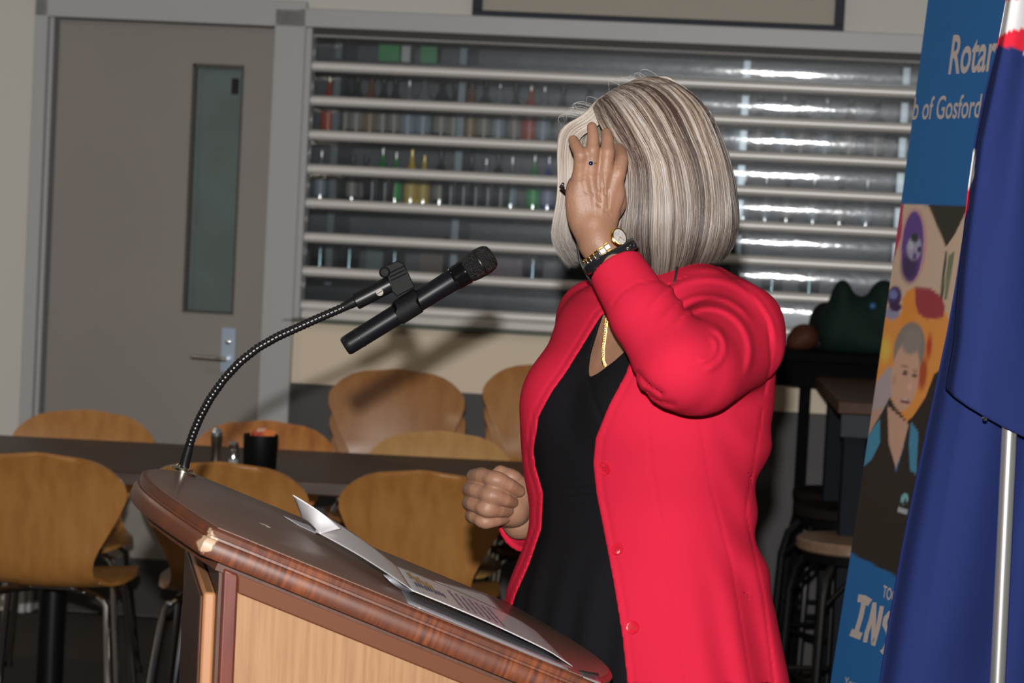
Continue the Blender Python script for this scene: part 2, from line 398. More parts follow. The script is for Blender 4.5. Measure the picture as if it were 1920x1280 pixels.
q = MB(); q.wbox(sL-.03, sR+.03, sB-.012, sB, -.05, .035); q.build('sill_strip', mat('dark_green_sill', (.08, .10, .075), .5), win, bevel=.002)
# pane material: thin clear plastic, scuffed
def panemat():
    m = bpy.data.materials.new('clear_shutter_plastic'); m.use_nodes = True; N = m.node_tree.nodes; L = m.node_tree.links
    N.remove(N['Principled BSDF']); out = N['Material Output']
    tr = N.new('ShaderNodeBsdfTransparent'); tr.inputs[0].default_value = (.90, .94, .97, 1)
    g1 = N.new('ShaderNodeBsdfGlossy'); g1.inputs['Roughness'].default_value = .075; g1.inputs[0].default_value = (.95, .97, 1, 1)
    g2 = N.new('ShaderNodeBsdfGlossy'); g2.inputs['Roughness'].default_value = .34; g2.inputs[0].default_value = (.85, .92, 1, 1)
    tc = N.new('ShaderNodeTexCoord'); mp = N.new('ShaderNodeMapping'); mp.inputs['Scale'].default_value = (3.2, 3.2, 6); L.new(tc.outputs['Object'], mp.inputs[0])
    nz = N.new('ShaderNodeTexNoise'); nz.inputs['Scale'].default_value = 5; nz.inputs['Detail'].default_value = 3; L.new(mp.outputs[0], nz.inputs[0])
    bp = N.new('ShaderNodeBump'); bp.inputs['Distance'].default_value = .0006; L.new(nz.outputs[0], bp.inputs['Height'])
    for g in (g1, g2): L.new(bp.outputs[0], g.inputs['Normal'])
    mg = N.new('ShaderNodeMixShader'); mg.inputs[0].default_value = .30; L.new(g1.outputs[0], mg.inputs[1]); L.new(g2.outputs[0], mg.inputs[2])
    ms = N.new('ShaderNodeMixShader'); ms.inputs[0].default_value = .085; L.new(tr.outputs[0], ms.inputs[1]); L.new(mg.outputs[0], ms.inputs[2]); L.new(ms.outputs[0], out.inputs[0])
    return m
M_PANE = panemat()
for i in range(NS-1):
    z1, z0 = rowy[i]-.017, rowy[i+1]+.017
    q = MB()
    def fn(u, v, z0=z0, z1=z1):
        a = sL+.028+(sR-sL-.028)*u; z = z0+(z1-z0)*v; return W(a, z, -.020+.0028*math.sin(math.pi*v)+.0002*math.sin(a*17+i*2.1))
    q.sheet(fn, 60, 8); q.build('pane', M_PANE, win, smooth=180)
# ---- bar room behind the shutter
M_BARW = mat('bar_back_wall', (.060, .072, .088), .5, rgb2=(.03, .034, .040), vscale=5)
q = MB(); q.wbox(-3, 3.2, 0, 2.96, -1.62, -1.5); struct(q.build('wall_bar', M_BARW, smooth=0))
q = MB(); q.wbox(-2.4, -2.3, 0, 2.96, -1.5, -.12); struct(q.build('wall_bar_left', M_BARW, smooth=0))
q = MB(); q.wbox(1.9, 2.0, 0, 2.96, -1.5, -.12); struct(q.build('wall_bar_right', M_BARW, smooth=0))
q = MB(); q.wbox(-2.25, 1.85, .86, .9, -.62, -.14); o = q.build('bar_counter', mat('dark_bar_top', (.03, .03, .032), .3), smooth=0)
q = MB(); q.wbox(-2.25, 1.85, 0, .86, -.6, -.14)
tag(o, 'long dark servery counter just behind the clear roller shutter', 'counter')
q.build('counter_base', M_BLACK, o, smooth=0)
shh = [1.22, 1.50, 1.755, 2.068]
sh = thing('bottle_shelving', W(0, 0, -1.35), 'dark back-bar shelving loaded with bottles behind the shutter', 'shelving', world_parts=True)
q = MB(); q.wbox(-2.2, 1.8, 0, 1.18, -1.49, -1.05); q.build('fridge_base', mat('bar_fridge', (.035, .04, .045), .25), sh, bevel=.005)
for h in shh:
    q = MB(); q.wbox(-2.2, 1.8, h-.025, h, -1.49, -1.12); q.build('shelf', mat('dark_shelf', (.05, .05, .055), .35), sh, bevel=.002)
for a in (-2.2, -1.79, -1.295, -.19, .42, 1.1, 1.77):
    q = MB(); q.wbox(a, a+.03, 1.18, 2.2, -1.49, -1.13); q.build('upright', mat('shelf_steel', (.16, .19, .21), .3, metal=.4), sh, bevel=.002)
# bottles
def gm(name, rgb, rough=.12):
    return mat(name, rgb, rough, spec=1, coat=1)
BK = {'dark': ((.01, .014, .012), (.30, .28, .24), (.02, .02, .02), 'dark wine bottle with a pale label'),
      'red': ((.45, .05, .015), (.5, .07, .03), (.4, .38, .3), 'red-amber spirit bottle'),
      'amber': ((.20, .07, .015), (.28, .20, .10), (.05, .02, .01), 'amber whisky bottle'),
      'green': ((.01, .30, .06), (.02, .45, .10), (.3, .3, .3), 'bright green bottle'),
      'gold': ((.8, .55, .06), (.7, .5, .1), (.4, .3, .1), 'yellow liqueur bottle'),
      'clear': ((.20, .23, .25), (.30, .36, .42), (.35, .35, .37), 'clear spirit bottle with a grey label'),
      'blue': ((.03, .06, .3), (.3, .3, .5), (.3, .3, .35), 'blue gin bottle')}
prot = {}
def bottle(kind, a, h, o, sc, label, group):
    body, labc, capc, lab = BK[kind]
    loc = W(a, h, o)
    if kind not in prot:
        r = thing('bottle', loc, label, 'bottle', group)
        q = MB(); q.lathe([(.03, 0), (.037, .004), (.037, .17), (.034, .19), (.016, .225), (.0135, .24), (.0135, .285)], seg=18); q.build('glass_body', gm('bottle_glass_'+kind, body), r)
        q = MB(); q.lathe([(.0378, .05), (.0378, .14)], seg=18, cap=False); q.build('bottle_label', mat('bottle_label_'+kind, labc, .4), r)
        q = MB(); q.lathe([(.0155, .27), (.0155, .305), (.013, .307)], seg=14); q.build('cap', mat('bottle_cap_'+kind, capc, .25, metal=.6), r)
        prot[kind] = r; r.scale = (sc,)*3
    else:
        r = dup(prot[kind], loc, random.uniform(0, 6), label, group); r.scale = (sc,)*3
        
def tumbler(a, h, o, sc, label):
    if 'g' not in prot:
        r = thing('drinking_glass', W(a, h, o), label, 'glass', 'glasses on the back-bar shelves')
        q = MB(); q.lathe([(.026, 0), (.03, .003), (.036, .12), (.034, .12), (.029, .008), (.0, .008)], seg=20)
        m = bpy.data.materials.new('thin_clear_glass'); m.use_nodes = True; N = m.node_tree.nodes; L = m.node_tree.links
        tr = N.new('ShaderNodeBsdfTransparent'); tr.inputs[0].default_value = (.75, .82, .85, 1); g = N.new('ShaderNodeBsdfGlossy'); g.inputs['Roughness'].default_value = .1
        ms = N.new('ShaderNodeMixShader'); ms.inputs[0].default_value = .28; L.new(tr.outputs[0], ms.inputs[1]); L.new(g.outputs[0], ms.inputs[2]); L.new(ms.outputs[0], N['Material Output'].inputs[0])
        q.build('glass_wall', m, r); prot['g'] = r; r.scale = (sc,)*3
    else: r = dup(prot['g'], W(a, h, o), 0, label); r.scale = (sc,)*3
wordx = lambda a: 'far left end' if a < -.62 else 'left part' if a < -.3 else 'left of centre' if a < 0 else 'centre' if a < .25 else 'right of centre' if a < .6 else 'right part'
def apx(x): return wpx(x, 300, -1.25)[0]
rows = {2: [(610, 'red'), (640, 'dark'), (664, 'dark'), (688, 'amber'), (712, 'dark'), (737, 'dark'), (762, 'clear'), (790, 'clear'), (822, 'dark'), (846, 'dark'), (880, 'amber'), (905, 'dark'), (930, 'clear'), (962, 'dark'), (990, 'red'), (1016, 'clear'), (1050, 'dark'), (1100, 'dark'), (1160, 'clear'), (1380, 'clear'), (1420, 'dark'), (1465, 'clear'), (1500, 'dark'), (1545, 'clear'), (1590, 'dark'), (1640, 'dark')],
        1: [(568, 'green'), (604, 'clear'), (628, 'blue'), (660, 'dark'), (686, 'dark'), (716, 'green'), (745, 'green'), (772, 'gold'), (796, 'gold'), (826, 'dark'), (858, 'dark'), (884, 'dark'), (912, 'clear'), (936, 'dark'), (962, 'clear'), (1004, 'green'), (1030, 'blue'), (1400, 'clear'), (1440, 'clear'), (1480, 'dark'), (1530, 'clear'), (1580, 'dark'), (1630, 'clear')]}
HUE = {'red': ['red-amber spirit bottle at the far left of', 'red-amber spirit bottle left of the speaker\'s hair on'], 'amber': ['amber whisky bottle in the left part of', 'amber whisky bottle in the middle of'],
       'green': ['green bottle at the far left end of', 'left one of the paired green bottles on', 'right one of the paired green bottles on', 'green bottle just left of the speaker\'s hair on'],
       'gold': ['left one of the two yellow liqueur bottles on', 'right one of the two yellow liqueur bottles on'], 'blue': ['blue gin bottle at the left end of', 'blue gin bottle beside the speaker\'s hair on']}
for lv, L_ in rows.items():
    seen = {}
    for x, k in L_:
        s_ = 'the upper back-bar shelf' if lv == 2 else 'the middle back-bar shelf'
        sc = random.uniform(.8, .95) if lv == 2 else random.uniform(.62, .78)
        n_ = seen.get(k, 0); seen[k] = n_+1
        if k in HUE: lab = HUE[k][n_]+' '+s_; gr = 'bottles on '+s_
        else: lab = BK[k][3]+' on '+s_; gr = k+' bottles on '+s_
        bottle(k, apx(x), shh[lv], -1.25+random.uniform(-.03, .03), sc, lab, gr)
for j, x in enumerate([700, 724, 848, 872, 895, 918, 942]):
    tumbler(wpx(x, 300, -1.14)[0], shh[1]+.0, -1.145, 1.15, 'clear tumbler at the front of the middle shelf, '+['left one of a pair', 'right one of a pair', 'first of five', 'second of five', 'third of five', 'fourth of five', 'last of five'][j])
for j, x in enumerate([600, 655, 740, 855, 900, 1000, 1380, 1450, 1520]):
    tumbler(wpx(x, 480, -1.2)[0], shh[0], -1.2, 1.3, 'clear tumbler on the lowest back-bar shelf, '+['leftmost', 'second from left', 'third from left', 'fourth from left', 'fifth from left', 'beside the hair', 'just past the hair', 'second past the hair', 'nearest the banner'][j])
# cartons at the top
for j, (x0, x1, m, lab) in enumerate([(712, 752, (.02, .30, .06), 'green carton on the top back-bar shelf, the left of two'), (790, 822, (.02, .26, .06), 'green carton on the top back-bar shelf, the right of two'), (755, 772, (.5, .52, .5), 'white packet between the two green cartons')]):
    a0 = wpx(x0, 108, -1.2)[0]; a1 = wpx(x1, 108, -1.2)[0]; q = MB(); q.wbox(a0, a1, shh[3], shh[3]+.075, -1.28, -1.16)
    tag(q.build('carton', mat('carton_%s' % ['green', 'leaf', 'white'][j], m, .4), bevel=.002), lab, 'carton')
for j, (x0, x1, m, hh, lab) in enumerate([(690, 722, (.10, .16, .16), .16, 'pale teal box on the lowest back-bar shelf'), (790, 835, (.12, .075, .05), .17, 'brown carton on the lowest back-bar shelf'), (925, 1000, (.12, .07, .09), .13, 'low mauve box on the lowest back-bar shelf')]):
    a0 = wpx(x0, 430, -1.3)[0]; a1 = wpx(x1, 430, -1.3)[0]; q = MB(); q.wbox(a0, a1, shh[0], shh[0]+hh, -1.42, -1.28)
    tag(q.build('storage_box', mat('storage_box_%s' % ['teal', 'brown', 'mauve'][j], m, .5), bevel=.002), lab, 'box')
# ---- framed pictures above the shutter and door
def picture(x0, x1, yb, ybr, label, w, seed):
    a0, h0 = wpx(x0, yb); a1 = wpx(x1, ybr)[0]; H = .62
    t = thing('framed_picture', W((a0+a1)/2, h0, 0), label, 'picture', world_parts=True)
    q = MB(); fw = w
    q.wbox(a0, a1, h0, h0+fw, .002, .03); q.wbox(a0, a1, h0+H-fw, h0+H, .002, .03); q.wbox(a0, a0+fw, h0+fw, h0+H-fw, .002, .03); q.wbox(a1-fw, a1, h0+fw, h0+H-fw, .002, .03)
    q.build('frame', mat('dark_slate_frame', (.028, .036, .05), .6, spec=.2), t, bevel=.002)
    q = MB(); q.wbox(a0+fw, a1-fw, h0+fw, h0+H-fw, .002, .012); q.build('mat_board', mat('cream_mat_board', (.40, .37, .32), .7), t, smooth=0)
    q = MB(); q.wbox(a0+fw+.115-.02, a1-fw-.075, h0+fw+.085, h0+H-fw-.085, .012, .014); q.build('print', mat('red_brown_print', (.16, .06, .04), .5, rgb2=(.06, .03, .03), vscale=25), t, smooth=0)
picture(886, 1581, 38, 71, 'large dark-framed picture with cream mat hung above the shutter', .034, 1)
picture(50, 469, -12, 10, 'dark-framed picture hung above the grey door, mostly cut off', .03, 2)
# ------------------------------------------------------------------ dining furniture
def plymat(name, c1, c2):
    m = mat(name, c1, .32, rgb2=c2, vscale=3.5, stretch=(9, 9, 1.1), coat=.35); return m
M_PLY = plymat('honey_plywood', (.40, .185, .05), (.33, .14, .035))
M_PLYE = mat('plywood_edge', (.22, .10, .035), .5)
def chair_proto(loc, rot, label, m, group):
    t = thing('dining_chair', loc, label, 'chair', group, rot)
    # profile from seat front to back top (y forward, z up), arc length parameter
    prof = [(.44, .425), (.42, .44), (.36, .448), (.25, .443), (.14, .437), (.06, .440), (.015, .462), (-.008, .50), (-.022, .56), (-.036, .63), (-.052, .70), (-.07, .76), (-.088, .80), (-.098, .82)]
    wid = [.13, .175, .20, .21, .195, .165, .14, .135, .155, .195, .228, .235, .19, .11]
    P = np.array(prof); seg = np.r_[0, np.cumsum(np.linalg.norm(np.diff(P, axis=0), axis=1))]; Lt = seg[-1]
    def sm(x, arr):
        return np.interp(x, seg, arr)
    nv, nu = 56, 18; tt = np.linspace(0, Lt, nv+1)
    py = np.array([np.mean([sm(min(Lt, max(0, x+d)), P[:, 0]) for d in (-.02, 0, .02)]) for x in tt]); pz = np.array([np.mean([sm(min(Lt, max(0, x+d)), P[:, 1]) for d in (-.02, 0, .02)]) for x in tt])
    w = np.array([np.mean([sm(min(Lt, max(0, x+d)), wid) for d in (-.025, -.012, 0, .012, .025)]) for x in tt])
    # rounded ends (superellipse) at seat front and back top
    for k, x in enumerate(tt):
        e = min(1, (Lt-x)/.17); w[k] = min(w[k], .236*(1-(1-e)**2.4)**(1/2.2)+.004)
        e = min(1, x/.09); w[k] = min(w[k], .205*(1-(1-e)**2.6)**(1/2.6)+.02)
    def fn(u, v):
        k = v*nv; i = int(round(k)); s_ = 2*u-1; x = s_*w[i]
        back = max(0, min(1, (pz[i]-.47)/.1)); dish = .030*back*(s_*w[i]/.235)**2 - .0
        seatd = (1-back)*.012*(s_**2)
        return (x, py[i]+dish, pz[i]+seatd)
    q = MB(); q.sheet(fn, nu, nv, .011); q.build('shell', m, t, smooth=50)
    for sx in (-1, 1):
        for fy, ft in ((.33, .40), (.08, -.02)):
            q = MB(); pth = [(sx*.03, .20, .420), (sx*.09, (fy+.2)/2+.0, .418), (sx*.145, fy, .412), (sx*.165, fy+(ft-fy)*.12, .39), (sx*.205, ft, .0)]
            q.tube([pth[0], pth[1], (sx*.135, fy-(.01 if fy > .2 else -.01), .416), pth[2], (sx*.158, fy+(ft-fy)*.06, .402), pth[3], pth[4]], .0105, 10); lg = q.build('leg', M_CHROME, t)
            q = MB(); q.lathe([(.013, 0), (.013, .02), (.0105, .022)], (sx*.205, ft, 0), seg=10); q.build('foot_glide', M_BLACK, lg)
    q = MB(); q.box(-.06, .06, .13, .27, .420, .432); q.build('seat_mount', M_CHROME, t, bevel=.003)
    for sx in (-1, 1):
        for hy, hz in ((.29, .449), (.11, .441)):
            q = MB(); q.lathe([(.009, 0), (.008, .003), (.003, .005)], (sx*.1, hy, hz), seg=10); q.build('bolt', M_CHROME, t)
    return t
def seat_at(px, py, Y, up=.82): 
    p = at(px, py, Y); return p
G1 = 'honey plywood chairs around the long table'
near = [(85, 6.62, 'honey plywood chair on the near side of the long table, farthest from the lectern'), (425, 6.62, 'honey plywood chair at the near side of the table, half hidden by the lectern'), (797, 6.66, 'honey plywood chair with its back behind the speaker\'s fist')]
M_PLY2 = plymat('pale_plywood', (.48, .27, .09), (.42, .22, .07)); M_PLY3 = plymat('orange_plywood', (.46, .19, .045), (.33, .11, .025))
ch0 = None
def place(px, Y, rot, label, group=G1, lift=0.0):
    global ch0
    p = at(px, 900, Y); loc = (p[0], Y+(.0), lift)
    if ch0 is None: ch0 = chair_proto(loc, rot, label, M_PLY, group); return ch0
    return dup(ch0, loc, rot, label, group)
for px, Y, lab in near: place(px-0, Y+.10, math.radians(-2), lab)
def recolor(r, m):
    for c in r.children:
        if c.name.startswith('shell'):
            c.data = c.data.copy(); c.data.materials[0] = m
far = [(150, 7.98, 'honey plywood chair on the far side of the table, in front of the door', M_PLY), (492, 7.92, 'orange-grained plywood chair across the table behind the black tub', M_PLY3), (822, 7.86, 'pale plywood chair on the far side of the table, before the stacked chairs', M_PLY2)]
for px, Y, lab, m in far: recolor(place(px, Y-.10, math.pi, lab), m)
# chairs stacked along the wall
st = [(744, 8.40, 'left'), (1038, 8.38, 'right')]
M_PLYB = plymat('brown_plywood', (.36, .165, .055), (.31, .13, .04))
for px, Y, sd in st:
    NK = 3 if sd == 'left' else 4
    for k in range(NK):
        nm = (['bottom', 'middle', 'top'] if NK == 3 else ['lowest', 'second lowest', 'third', 'topmost'])[k]
        lb = 'brown plywood chair, %s of the %s stack by the dark dado' % (nm, sd)
        r = place(px+k*-4, Y-.10-.012*k, math.pi, lb, 'chairs stacked against the wall', lift=k*(.076 if sd == 'left' else .066)); recolor(r, M_PLYB if sd == 'left' else M_PLY)
# ---- long table
tb = thing('dining_table', (-.6, 7.28, 0), 'long dark wood-grain dining table in front of the grey door', 'table', world_parts=True)
M_TT = mat('weathered_dark_timber', (.080, .040, .024), .46, rgb2=(.034, .020, .014), vscale=7, stretch=(1, 10, 10), spec=.35)
q = MB(); q.box(-2.3, .55, 6.87, 7.70, .712, .75); q.build('tabletop', M_TT, tb, bevel=.004)
for x in (-1.28, .1):
    q = MB(); q.lathe([(.038, .012), (.038, .70)], (x, 7.2, 0), seg=20); lg = q.build('pedestal', M_BLKMET, tb)
    q = MB(); q.lathe([(.26, 0), (.26, .01), (.05, .022), (.038, .03)], (x, 7.2, 0), seg=32); q.build('base_plate', M_BLKMET, tb)
    q = MB(); q.box(x-.2, x+.2, 7.0, 7.4, .70, .712); q.build('top_bracket', M_BLKMET, tb)
def ontable(x, y): return atz(x, y, .75)
p = ontable(487, 868); p = at(487, 868, 7.12); p[2] = .75
t = thing('cutlery_tub', p, 'round black tub holding orange sachets on the long table', 'tub', world_parts=False)
q = MB(); q.lathe([(.044, 0), (.047, .004), (.050, .098), (.047, .098), (.044, .006), (0, .006)], seg=28); q.build('tub', mat('black_enamel', (.003, .003, .0035), .5, spec=.2), t)
for j in range(9):
    q = MB(); a = j*.7; x, y = .024*math.cos(a*2.3), .022*math.sin(a*1.7)
    q.sheet(lambda u, v, x=x, y=y, a=a: (x+(u-.5)*.03*math.cos(a), y+(u-.5)*.03*math.sin(a)+.004*math.sin(v*3), .03+v*(.078+.006*math.sin(j*2))), 2, 4, .0012)
    sc_ = tag(q.build('sugar_sachet', mat(['orange_sachet', 'white_sachet', 'red_sachet'][j % 3 if j != 4 else 0], [(.75, .22, .06), (.7, .45, .36), (.5, .07, .05)][j % 3 if j != 4 else 0], .4), origin=(0, 0, 0)), ['orange', 'pale pink', 'red'][j % 3 if j != 4 else 0]+' paper sachet standing in the round black tub', 'sachet', 'sachets in the black tub')
    sc_.location = [float(e) for e in p]
for (x, y, nm, lab, r, hh, c1, glass) in [(437, 868, 'salt_shaker', 'clear glass salt shaker left of the black tub, white salt inside', .016, .075, (.5, .5, .5), True), (404, 866, 'pepper_shaker', 'dark pepper mill left of the salt shaker', .017, .105, (.06, .045, .035), False)]:
    p2 = at(x, y, 7.10); t = thing(nm, (p2[0], 7.10, .75), lab, 'shaker')
    if glass:
        q = MB(); q.lathe([(r, 0), (r*1.05, .01), (r*.95, .05), (r*.8, .056)], seg=18); q.build('glass_jar', prot['g'].children[0].data.materials[0], t)
        q = MB(); q.lathe([(r*.9, .003), (r*.9, .026)], seg=16); q.build('salt', mat('salt_white', (.75, .75, .75), .8), t)
        q = MB(); q.lathe([(r*.85, .055), (r*.9, .068), (r*.5, .076), (.001, .078)], seg=18); q.build('cap', M_CHROME, t)
    else:
        q = MB(); q.lathe([(r, 0), (r, .012), (r*.8, .035), (r*.9, .075), (r*.95, .09)], seg=18); q.build('mill_body', mat('dark_mill', c1, .3), t)
        q = MB(); q.lathe([(r*.95, .09), (r, .1), (r*.5, .112), (.001, .114)], seg=18); q.build('cap', M_STEEL, t)
# ------------------------------------------------------------------ right side: bar table, stools, bench, bags
tb2 = thing('bar_table', (1.3, 7.0, 0), 'tall brown-topped bar table beside the banner', 'table', world_parts=True)
hT2 = 1.03
c1_ = at(1600, 742, 6.35); A1 = atz(1572, 752, hT2); A2 = atz(1530, 706, hT2)
q = MB(); x0 = A1[0]; y0 = A1[1]; x1_ = A2[0]; y1 = min(A2[1], 8.3)
E = (1.75, 0)
pts = [(x0, y0), (x0+.75, y0-.02), (x1_+.75, y1), (x1_, y1)]
q.hexa([(a, b_, hT2-.035) for a, b_ in pts]+[(a, b_, hT2) for a, b_ in pts], 0)
q.build('tabletop', mat('red_brown_bar_top', (.06, .024, .012), .5, spec=.2, rgb2=(.04, .017, .01), vscale=6, stretch=(8, 1, 8)), tb2, bevel=.003)
q = MB(); q.box(x0+.012, x0+.74, y0+.0, y0+.03, hT2-.10, hT2-.036); q.build('apron', mat('grey_apron', (.045, .05, .058), .7, spec=.06), tb2, bevel=.002)
for (lx, ly) in [(x0+.06, y0+.08), (x0+.68, y0+.08), (x1_+.06, y1-.1), (x1_+.68, y1-.1)]:
    q = MB(); q.box(lx-.03, lx+.03, ly-.03, ly+.03, 0, hT2-.036); q.build('leg', mat('blue_black_steel', (.012, .015, .020), .7, spec=.06), tb2, bevel=.003)
def stool(loc, label, seatm, rot=0):
    t = thing('bar_stool', loc, label, 'stool', None, rot)
    q = MB(); q.lathe([(.001, .612), (.165, .612), (.172, .618), (.172, .640), (.166, .646), (.001, .646)], seg=36); q.build('seat', seatm, t)
    q = MB(); q.lathe([(.150, .585), (.155, .61), (.15, .612), (.145, .588)], seg=28, cap=False); q.build('seat_ring', M_BLKMET, t)
    for k in range(4):
        a = math.pi/4+k*math.pi/2; c, s = math.cos(a), math.sin(a)
        q = MB(); q.tube([(.10*c, .10*s, .60), (.15*c, .15*s, .585), (.185*c, .185*s, .55), (.203*c, .203*s, .48), (.215*c, .215*s, .25), (.23*c, .23*s, 0)], .0125, 10); q.build('leg', M_BLKMET, t)
        a2 = a+math.pi/2; q = MB(); q.tube([(.212*c, .212*s, .25), (.212*math.cos(a2), .212*math.sin(a2), .25)], .008, 8); q.build('foot_rail', M_BLKMET, t)
        q = MB(); q.tube([(.204*c, .204*s, .47), (.10*math.cos((a+a2)/2), .10*math.sin((a+a2)/2), .595)], .007, 8); q.build('brace', M_BLKMET, t)
    return t
M_SEATW = mat('stool_wood', (.20, .13, .09), .35, rgb2=(.16, .095, .06), vscale=6, stretch=(1, 8, 8)); M_SEATD = mat('stool_dark_wood', (.012, .009, .008), .7, spec=.08)
def sloc(x, y, h=.646):
    p = atz(x, y, h); return p
p = at(1608, 1015, 7.05); stool((p[0], p[1], 0), 'round wood-topped black metal stool, nearest to the banner edge', M_SEATW, .2)
p = at(1592, 935, 7.85); stool((p[0], p[1], 0), 'dark round stool between the wood-topped stool and the rear stool', M_SEATD, .5)
p = at(1585, 905, 8.30); stool((p[0], p[1], 0), 'rearmost dark round stool, right against the dado', M_SEATD, .1)
# dark bench ledge with bags
q = MB(); ga0 = wpx(1395, 640)[0]; ga1 = ga0+1.5
zt = wpx(1500, 655, .25)[1]; zb = wpx(1500, 722, .25)[1]
be = thing('folded_trestle_table', W(ga0+.5, 0, .25), 'black folded trestle top on legs along the wall, carrying bags', 'table', world_parts=True)
q.wbox(ga0, ga1, zt-.03, zt, .04, .42); q.build('tabletop', mat('matt_black_board', (.003, .003, .004), .8, spec=.06), be, bevel=.004)
q = MB(); q.wbox(ga0+.01, ga1, zt-.115, zt-.031, .30, .38); q.build('side_rail', MC['matt_black_board'], be, bevel=.003)
for a in (wpx(1512, 700, .34)[0], ga1-.06):
    for oo in (.08, .34):
        q = MB(); q.wbox(a-.018, a+.018, 0 if oo < .3 else 0, zt-.03, oo-.015, oo+.015); q.build('leg', MC['matt_black_board'], be, bevel=.003)
def blob(name, parts, m, label, cat, zbase, group=None, kids=()):
    q = MB()
    sd = SDF(np.min([np.array(c_)-np.array(r_) for c_, r_ in parts], axis=0)-.04, np.max([np.array(c_)+np.array(r_) for c_, r_ in parts], axis=0)+.04, .008)
    for c_, r_ in parts: sd.ell(c_, r_, k=.03)
    sd.F = np.maximum(sd.F, zbase-sd.Z)
    v, f = sd.mesh(); q.add(v, f); o = q.build(name, m, smooth=180); tag(o, label, cat, group); return o
zB = zt
pb = lambda x, y, o: W(*wpx(x, y, o), o)
blob('green_backpack', [(pb(1600, 610, .22), (.11, .09, .10)), (pb(1578, 572, .24), (.04, .07, .085)), (pb(1655, 575, .22), (.055, .07, .09)), (pb(1560, 620, .22), (.05, .09, .08)), (pb(1640, 640, .22), (.12, .09, .06))],
     mat('dark_green_nylon', (.007, .019, .015), .75, spec=.15, bump=.006, bscale=14), 'dark green soft backpack slumped on the black trestle top', 'bag', zB)
blob('black_handbag', [(pb(1548, 605, .16), (.055, .07, .07)), (pb(1535, 640, .17), (.06, .08, .05))], mat('black_leather_bag', (.004, .004, .005), .6, spec=.2, bump=.004, bscale=20), 'black soft bag between the green backpack and the brown pouch', 'bag', zB)
blob('brown_pouch', [(pb(1508, 632, .24), (.05, .06, .045)), (pb(1490, 645, .24), (.03, .05, .025))], mat('brown_leather', (.06, .02, .01), .6, spec=.2, bump=.004, bscale=20), 'small brown leather pouch at the left end of the bags', 'pouch', zB)
blob('blue_bottle_cap', [(pb(1636, 574, .30), (.014, .014, .014))], mat('blue_cap', (.02, .10, .25), .4), 'small blue cap showing between the humps of the backpack', 'cap', -1)
# ------------------------------------------------------------------ roll-up banner
BK_ = 3.5; bw = nrm([1, -BK_, 0]); bn = nrm([-BK_, -1, 0]); bt = math.tan(math.radians(5.5))
bu = nrm(np.array([0, 0, 1.0])-bn*bt); BN = nrm(np.cross(bw, bu)); 
if BN[0] > 0: BN = -BN
B0 = at(1549, 1280, 5.0); B0 = B0-bu*((B0[2]-.06)/bu[2])
BHT = 2.02/bu[2]
def BP(s_, h, out=0.0):
    curl = .012*math.exp(-(s_/.03)**2)*0
    bow = .012*math.sin(math.pi*h/BHT)
    return B0+bw*s_+bu*h+BN*(out-bow)
def bpx(x, y):
    p = onplane(x, y, B0, BN); return float(np.dot(p-B0, bw)), float(np.dot(p-B0, bu))
bn_t = thing('roll_up_banner', (B0[0]+bw[0]*.42, B0[1]+bw[1]*.42, 0), 'tall blue roll-up club banner with a printed photo, leaning behind the flag', 'banner', world_parts=True)
q = MB(); nu, nv = 150, 420
q.sheet(lambda u, v: BP(.85*u, BHT*v), nu, nv, 0)
me_o = q.build('printed_panel', vcmat('banner_print', rough=.5, spec=.25), bn_t, smooth=180)
V = np.array(q.v); px, py = proj(V)
C = np.empty((len(V), 3)); BLUE = np.array([.012, .105, .30]); C[:] = BLUE
def fill(poly, col, soft=1.5):
    d = polysd(px, py, poly); a = np.clip(.5-d/soft, 0, 1)[:, None]; C[:] = C*(1-a)+np.array(col)*a
def efill(cx, cy, rx, ry, col, ang=0, soft=1.5):
    c_, s_ = math.cos(math.radians(ang)), math.sin(math.radians(ang)); X = (px-cx)*c_+(py-cy)*s_; Y = -(px-cx)*s_+(py-cy)*c_
    d = (np.sqrt((X/rx)**2+(Y/ry)**2)-1)*min(rx, ry); a = np.clip(.5-d/soft, 0, 1)[:, None]; C[:] = C*(1-a)+np.array(col)*a
pho = [(1500, 378), (1680, 381), (2200, 425), (2200, 1290), (1690, 1076), (1640, 1048), (1583, 1029), (1400, 970)]
fill(pho, (.50, .36, .27))
fill([(1680, 381), (1694, 382), (1690, 440), (1672, 500), (1655, 545), (1650, 520), (1668, 460)], (.40, .035, .08))
fill([(1740, 383), (1815, 388), (1790, 440), (1774, 463)], (.03, .028, .022)); fill([(1772, 470), (1776, 470), (1768, 560), (1762, 560)], (.05, .06, .05)); fill([(1778, 480), (1790, 470), (1776, 560), (1770, 560)], (.14, .16, .10))
efill(1712, 462, 25, 72, (.46, .26, .26), 4); efill(1711, 462, 20, 66, (.10, .05, .22), 4); efill(1705, 500, 15, 26, (.045, .025, .09), 4, 10)
efill(1714, 465, 14, 22, (.30, .28, .38), 4, 4); efill(1715, 446, 7, 9, (.03, .035, .03), 0, 3); efill(1708, 460, 5, 8, (.40, .40, .46), 0, 3); efill(1724, 468, 4, 6, (.04, .03, .10), 0, 2); efill(1715, 480, 4, 7, (.12, .06, .2), 0, 2)
fill([(1650, 590), (1700, 585), (1690, 560), (1710, 545), (1760, 560), (1780, 600), (1760, 720), (1720, 800), (1630, 760), (1640, 640)], (.62, .24, .05), 3)
fill([(1700, 550), (1716, 538), (1745, 541), (1765, 556), (1772, 575), (1768, 596), (1738, 598), (1722, 588), (1714, 562)], (.28, .035, .05), 3)
fill([(1700, 545), (1716, 540), (1716, 575), (1722, 590), (1690, 640), (1692, 570)], (.62, .22, .035), 3)
